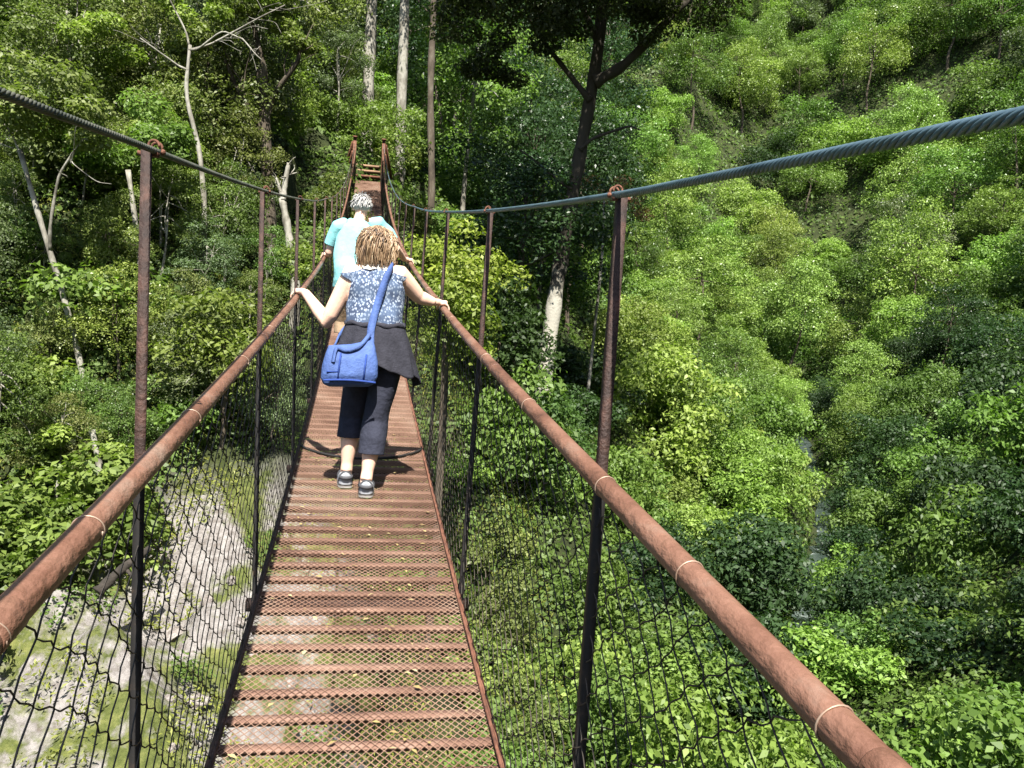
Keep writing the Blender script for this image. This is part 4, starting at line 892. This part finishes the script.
# shoulder-length wavy hair
g = PG(o0); hr = np.random.default_rng(4)
g.ellipsoid(fW(0, -0.022, 0.026), (0.080, 0.094, 0.090), RW, 20, 14, tint=0.35)
for q in range(1500):
    a = hr.uniform(-2.75, 2.75) - math.pi / 2; pol = hr.uniform(0.05, 1.15); st = np.array([math.sin(pol) * math.cos(a) * 0.083, -0.022 + math.sin(pol) * math.sin(a) * 0.097, 0.026 + math.cos(pol) * 0.094])
    Ln = hr.uniform(0.07, 0.25) * (0.55 + 0.45 * pol); n_ = 9; pts_ = []
    dirh = np.array([math.cos(a), math.sin(a), 0]); ph = hr.uniform(0, 6.28); amp = hr.uniform(0.004, 0.013)
    for k in range(n_):
        t = k / (n_ - 1); ang = min(1.0, pol + t * 2.0)
        down = np.array([0, 0, -Ln * t * (0.35 + 0.65 * t)]); outw = dirh * (0.036 * math.sin(math.pi * min(1, t * 0.8)) + amp * math.sin(ph + 9 * t))
        tang = np.array([-dirh[1], dirh[0], 0]) * amp * math.cos(ph + 8 * t) * t
        p = st + dirh * (0.030 * (1 - pol / 1.3) * t) + down + outw + tang
        # keep outside the skull
        e = np.array([p[0] / 0.083, (p[1] + 0.022) / 0.097, (p[2] - 0.026) / 0.094]); L = np.linalg.norm(e)
        if L < 1.03 and p[2] > -0.06: p = np.array([0, -0.022, 0.026]) + (p - np.array([0, -0.022, 0.026])) / L * 1.03
        pts_.append(fW(*p))
    g.tube(pts_, np.linspace(0.0040, 0.0016, n_), 4, tint=float(np.clip(hr.normal(0.34, 0.24) + (0.22 if math.cos(a) > 0.5 else 0), 0, 1)), flat=0.6)
g.build('hair', M['hair_blonde'], W)
face_bits(lambda x, y, z: fW(x, y, z) - o0, RW, 1.0, W)
for an, sy in ((ankL, -0.015), (ankR, 0.012)):
    y0_, y1_ = an[1] - 0.065, an[1] + 0.165
    shoe(W, np.array((an[0] + sy, y1_, zf(y1_) + 0.006)) - o0, np.array((an[0], y0_, zf(y0_) + 0.006)) - o0, 0, 'shoe', 'shoe_dark')
tag(W, 'woman in patterned sleeveless blouse and dark capri trousers holding both handrails', 'person')

# ---- her blue shoulder bag
bc = np.array(P(350, 364, 4.53)); B = empty('shoulder_bag', bc)
nu, nv = 40, 26; V = []
for iv in range(nv):
    t = iv / (nv - 1)                                             # 0 bottom .. 1 top
    wd = np.interp(t, [0, 0.06, 0.2, 0.5, 0.8, 1.0], [0.105, 0.138, 0.152, 0.148, 0.132, 0.118]); dp = np.interp(t, [0, 0.06, 0.3, 0.7, 1.0], [0.02, 0.05, 0.068, 0.055, 0.016])
    for iu in range(nu):
        a = 2 * math.pi * iu / nu; c_, s_ = math.cos(a), math.sin(a); e = 0.62
        x = wd * math.copysign(abs(c_) ** e, c_); y = dp * math.copysign(abs(s_) ** e, s_)
        sl = 0.012 * math.sin(3 * a + 4 * t) * (1 - abs(2 * t - 1)) + 0.007 * math.sin(9 * a + 7 * t)
        z = (t - 0.5) * 0.245 + 0.035 * (x / 0.15) * (0.2 + t * 0.6) - 0.028 * t * math.cos(x / 0.13 * 1.5) 
        V.append((x * (1 + 0.2 * sl), y * (1 + 3 * sl), z))
V = np.array(V); Q = [(i * nu + j, i * nu + (j + 1) % nu, (i + 1) * nu + (j + 1) % nu, (i + 1) * nu + j) for i in range(nv - 1) for j in range(nu)]
g = Geo(); g.add(V, Q); g.add(np.vstack([V[:nu], V[:nu].mean(0)]), [], [(nu, (j + 1) % nu, j) for j in range(nu)]); g.add(np.vstack([V[-nu:], V[-nu:].mean(0)]), [], [(nu, j, (j + 1) % nu) for j in range(nu)])
g.build('pouch', M['bag'], B)
g = Geo(); g.tube([(x, -0.062 - 0.006 * math.cos(x * 12), -0.092 + 0.01 * math.cos(x * 10)) for x in np.linspace(-0.135, 0.14, 16)], 0.006, 6); g.tube([(x, -0.063, -0.03 + 0.012 * math.sin(x * 14)) for x in np.linspace(-0.12, -0.06, 6)], 0.004, 6)
for x in (-0.06, 0.075): g.tube([(x, -0.060, -0.09), (x + 0.004, -0.069, -0.02), (x + 0.01, -0.055, 0.06)], 0.005, 6)
g.build('seam', M['bag_dark'], B)
def ribbon(g, pts, w, th=0.004):
    pts = np.array(pts, float); n = len(pts); t = unit(np.gradient(pts, axis=0)); cen = np.array([0.03, 4.74, 0]) ; V = []
    for k in range(n):
        o = pts[k] - cen; o[2] = 0; o = unit(o + 1e-6); o = unit(o - t[k] * (o @ t[k])); s_ = np.cross(t[k], o)
        V += [pts[k] + s_ * w - o * th, pts[k] + s_ * w + o * th, pts[k] - s_ * w + o * th, pts[k] - s_ * w - o * th]
    Q = [(k * 4 + q, k * 4 + (q + 1) % 4, k * 4 + 4 + (q + 1) % 4, k * 4 + 4 + q) for k in range(n - 1) for q in range(4)]
    g.add(np.array(V), Q)
def curve(pts, m=30):
    pts = np.array(pts, float); t = np.linspace(0, len(pts) - 1, m); q = np.stack([np.interp(t, np.arange(len(pts)), pts[:, k]) for k in range(3)], 1)
    for _ in range(3): q[1:-1] = 0.5 * q[1:-1] + 0.25 * (q[:-2] + q[2:])
    return q
g = PG(bc)
yb = 4.605
back = [P(371, 352, 4.52), P(370, 332, 4.56), P(375, 312, 4.60), P(381, 292, 4.615), P(388, 274, 4.64), np.array([0.115, 4.70, 1.612]), np.array([0.105, 4.78, 1.60]), np.array([0.06, 4.865, 1.48]), np.array([-0.06, 4.875, 1.32]), np.array([-0.165, 4.79, 1.20]), np.array([-0.185, 4.64, 1.13]), P(332, 350, 4.53)]
ribbon(g, curve(back, 44), 0.020)
g.build('strap', M['bag'], B)
g = PG(bc); ribbon(g, curve([P(333, 362, 4.47), P(336, 346, 4.50), P(345, 352, 4.49), P(360, 347, 4.49), P(370, 334, 4.535)], 20), 0.010); g.build('top_loop', M['bag'], B)
tag(B, 'slouchy blue shoulder bag hanging on the woman in the patterned blouse', 'bag')

# ---- the man ahead
ym = 8.1; zm = float(zd(ym)); Mn = empty('person', (-0.12, ym, zm)); o1 = np.array(Mn.location)
def pm(u, v, y=ym): return np.array(P(u, v, y))
sL, sR = np.array([-0.305, 8.18, zm + 1.375]), np.array([0.075, 8.20, zm + 1.44])
hL, hR = np.array([-0.215, 8.06, zm + 0.86]), np.array([-0.045, 8.06, zm + 0.86])
kL, kR = np.array([-0.20, 8.24, zm + 0.48]), np.array([-0.035, 8.12, zm + 0.45])
aL, aR = np.array([-0.20, 8.24, zf(8.24) + 0.09]), np.array([-0.03, 7.95, zf(7.95) + 0.09])
ynL, ynR = 8.50, 8.60
wL = rail_pt(-1, ynL - 0.06) + np.array([0.06, -0.02, 0.04]); wR = rail_pt(1, ynR - 0.05) + np.array([-0.07, -0.03, 0.04])
eL = np.array([-0.375, 8.25, zm + 1.13]); eR = np.array([0.27, 8.30, zm + 1.22])
hp = (hL + hR) / 2; ch = (sL + sR) / 2 + np.array([0, -0.02, -0.16]); nk = (sL + sR) / 2 + np.array([0.01, 0.03, 0.05]); hm = np.array([-0.088, 8.27, zm + 1.585])
g = PG(o1)
g.tube([hp + (0, 0, -0.09), hp + (0, 0, 0.0), hp + (0, 0.0, 0.10), hp * .55 + ch * .45, ch, (sL + sR) / 2 + (0, 0, -0.04), (sL + sR) / 2 + (0, 0.02, 0.03)], [0.10, 0.165, 0.168, 0.172, 0.185, 0.17, 0.08], 24, flat=0.68, up=(0, 1, 0))
for h_, k_, a_ in ((hL, kL, aL), (hR, kR, aR)):
    g.tube([h_ + (0, 0, 0.02), h_ * .7 + k_ * .3, h_ * .35 + k_ * .65, k_, k_ * .7 + a_ * .3 + (0, -0.012, 0), k_ * .4 + a_ * .6, a_], [0.085, 0.085, 0.068, 0.056, 0.056, 0.045, 0.036], 16)
    g.tube([a_, a_ + (0, 0.06, -0.04), a_ + (0, 0.15, -0.055)], [0.036, 0.038, 0.03], 10)
for s_, e_2, w_ in ((sL, eL, wL), (sR, eR, wR)):
    ins = (sL + sR) / 2 + np.array([0, 0, -0.02]); g.tube([s_ * .6 + ins * .4, s_, s_ * .6 + e_2 * .4, e_2, e_2 * .7 + w_ * .3, w_], [0.07, 0.062, 0.052, 0.042, 0.041, 0.028], 14)
g.tube([nk + (0, 0, -0.08), nk, hm + (0, -0.02, -0.04)], [0.075, 0.058, 0.055], 14)
grip_hand(g, -1, ynL, wL, 1.05); grip_hand(g, 1, ynR, wR, 1.05)
fM, RM = head_geo(g, hm, -4, 1.06, -8)
bodyM = remesh('body', g, 0.007, M['skin'], Mn)
V, N = arr(bodyM.data); Vw = V + o1
bonesM = [(hp + (0, 0, -.05), ch, 0.15), (hL, kL, 0.075), (kL, aL, 0.045), (hR, kR, 0.075), (kR, aR, 0.045), (sL, eL, 0.055), (eL, wL, 0.036), (sR, eR, 0.055), (eR, wR, 0.036), (nk, hm, 0.06), (ch, (sL + sR) / 2, 0.14)]
bi, bt = bone_tags(Vw, bonesM)
shirt = (Vw[:, 2] > zm + 0.80) & ((Vw[:, 2] < nk[2] - 0.012) | (np.abs(Vw[:, 0] - nk[0]) > 0.11)) & (np.isin(bi, [0, 10]) | (np.isin(bi, [5, 7]) & (bt < 0.72)) | ((bi == 9) & (Vw[:, 2] < nk[2] - 0.03)) | (np.isin(bi, [1, 3]) & (Vw[:, 2] > zm + 0.80)))
garment('polo_shirt', bodyM, shirt, 0.018 + 0.012 * np.clip((zm + 1.1 - Vw[:, 2]) / 0.3, 0, 1), M['turquoise'], Mn, 0.034, 8, 3)
pants = ((bi == 0) & (Vw[:, 2] < zm + 0.95)) | (np.isin(bi, [1, 3]) & (Vw[:, 2] < zm + 0.97)) | (np.isin(bi, [2, 4]) & (Vw[:, 2] > zm + 0.36))
garment('shorts', bodyM, pants, 0.014 + 0.02 * np.clip((zm + 0.7 - Vw[:, 2]) / 0.3, 0, 1), M['tan'], Mn, 0.012, 10, 8)
g = PG(o1); hr = np.random.default_rng(9); g.ellipsoid(fM(0, -0.022, 0.030), (0.083, 0.096, 0.092), RM, 20, 14)
for q in range(330):
    d = unit(hr.normal(size=3)); 
    if d[2] < -0.35 or (d[1] > 0.35 and d[2] < 0.55): continue
    c0 = np.array([0, -0.022, 0.030]); p0 = c0 + d * np.array([0.082, 0.095, 0.091]); tg = unit(np.array([0, -0.3, -1.0]) - d * (np.array([0, -0.3, -1.0]) @ d) + hr.normal(size=3) * 0.25)
    g.tube([fM(*p0), fM(*(p0 + d * 0.009 + tg * 0.014)), fM(*(p0 + d * 0.009 + tg * 0.032))], [0.005, 0.005, 0.002], 5, flat=0.6)
g.build('hair', M['hair_grey'], Mn)
face_bits(lambda x, y, z: fM(x, y, z) - o1, RM, 1.06, Mn)
for an in (aL, aR):
    y0_, y1_ = an[1] - 0.075, an[1] + 0.19
    shoe(Mn, np.array((an[0], y1_, zf(y1_) + 0.006)) - o1, np.array((an[0], y0_, zf(y0_) + 0.006)) - o1, 0, 'shoe', 'shoe_dark', 0.047)
tag(Mn, 'grey haired man in turquoise shirt walking ahead of the woman', 'person')

# ------------------------------------------------------------------ labels that single out each plant
LAND = [((153, 300), 'the near left post'), ((607, 330), 'the near right post'), ((263, 300), 'the second left post'), ((480, 320), 'the second right post'), ((590, 110), "the dark forked trunk"), ((550, 340), "the pale foot of the forked trunk"),
        ((370, 160), 'the bridge landing'), ((288, 225), 'the pale bare trunk'), ((55, 290), 'the thin pale leaning trunk'), ((195, 90), 'the pale twisted branches'), ((820, 530), 'the glint of the stream'), ((820, 155), 'the middle of the right cable'),
        ((1000, 125), 'the outer end of the right cable'), ((60, 120), 'the outer end of the left cable'), ((740, 620), 'the right handrail'), ((60, 570), 'the near left handrail'), ((690, 180), 'the near part of the right cable'), ((880, 20), 'the top of the right hillside'),
        ((730, 30), 'the head of the valley'), ((980, 700), 'the lower right corner'), ((960, 420), 'the right edge of the view'), ((470, 640), 'the right deck edge'), ((230, 640), 'the left deck edge'), ((450, 110), 'the thin dark trunk'), ((690, 400), 'the middle of the sunlit slope'), ((840, 330), 'the dip between the two slopes')]
def px(p):
    r = np.array(p) - CAM; d = r @ D0; return 512 + FPX * (r @ CX) / d, 384 - FPX * (r @ CY) / d, d
bylab = {}
for o in [o for o in bpy.data.objects if o.parent is None and o.get('category') in ('tree', 'shrub') and o.get('group')]:
    words = o['label'].split(' '); cut = [k for k, w_ in enumerate(words) if w_ in ('tree', 'shrub')][0] + 1
    h = 1.5 if o.get('category') == 'shrub' else 4.5
    u, v, d = px(np.array(o.location) + np.array([0, 0, h * o.scale[2]])); app = o.scale[0] * (2.0 if o.get('category') == 'shrub' else 3.0) / d
    q = min(LAND, key=lambda L: (L[0][0] - u) ** 2 + (L[0][1] - v) ** 2); du, dv = u - q[0][0], v - q[0][1]; dist = math.hypot(du, dv)
    rel = 'at' if dist < 22 else ('just ' if dist < 65 else '') + (('right of' if du > 0 else 'left of') if abs(du) > abs(dv) else ('below' if dv > 0 else 'above'))
    o['label'] = '%s %s %s %s' % ('big' if app > 0.075 else 'small' if app < 0.04 else 'mid-sized', ' '.join(words[:cut]), rel, q[1]); bylab.setdefault(o['label'], []).append((u, v, d, o))
for lab, L in bylab.items():
    if len(L) < 2: continue
    left = list(L)
    for word, key in (('nearest', lambda t: t[2]), ('farthest', lambda t: -t[2]), ('leftmost', lambda t: t[0]), ('rightmost', lambda t: -t[0]), ('highest', lambda t: t[1]), ('lowest', lambda t: -t[1])):
        if not left: break
        t = min(left, key=key); left.remove(t); t[3]['label'] = word + ' ' + lab

# ------------------------------------------------------------------ light, sky, camera
SUN_EL, to = 55.0, np.array([-0.05, -1.0])
az = math.atan2(to[0], to[1])                                    # direction to the sun, clockwise from +Y
w = bpy.data.worlds.new('World'); S.world = w; w.use_nodes = True; nt = w.node_tree; bg = nt.nodes['Background']
sk = nt.nodes.new('ShaderNodeTexSky'); sk.sky_type = 'NISHITA'; sk.sun_disc = False; sk.sun_elevation = math.radians(SUN_EL); sk.sun_rotation = az
nt.links.new(sk.outputs[0], bg.inputs[0]); bg.inputs[1].default_value = 0.08
L = bpy.data.lights.new('sun', 'SUN'); L.energy = 5.0; L.angle = math.radians(0.5); L.color = (1.0, 0.955, 0.87)
lo = bpy.data.objects.new('sun', L); C.objects.link(lo); lo.location = (5, -20, 40)
dv = Vector((to[0] / np.linalg.norm(to) * math.cos(math.radians(SUN_EL)), to[1] / np.linalg.norm(to) * math.cos(math.radians(SUN_EL)), math.sin(math.radians(SUN_EL))))
lo.rotation_euler = dv.to_track_quat('Z', 'Y').to_euler()

cd = bpy.data.cameras.new('camera'); co = bpy.data.objects.new('camera', cd); C.objects.link(co)
cd.sensor_width = 36; cd.lens = 36 * FPX / 1024; cd.clip_start = 0.05; cd.clip_end = 1000
mw = Matrix.Identity(4)
for r_ in range(3): mw[r_][0] = CX[r_]; mw[r_][1] = CY[r_]; mw[r_][2] = -D0[r_]; mw[r_][3] = CAM[r_]
co.matrix_world = mw; S.camera = co
S.view_settings.view_transform = 'Standard'; S.view_settings.look = 'None'; S.view_settings.exposure = 1.72; S.view_settings.gamma = 1.0
S.render.engine = 'CYCLES'; S.cycles.max_bounces = 4; S.cycles.diffuse_bounces = 2; S.cycles.glossy_bounces = 2; S.cycles.transmission_bounces = 2; S.cycles.transparent_max_bounces = 2
S.cycles.sample_clamp_indirect = 4
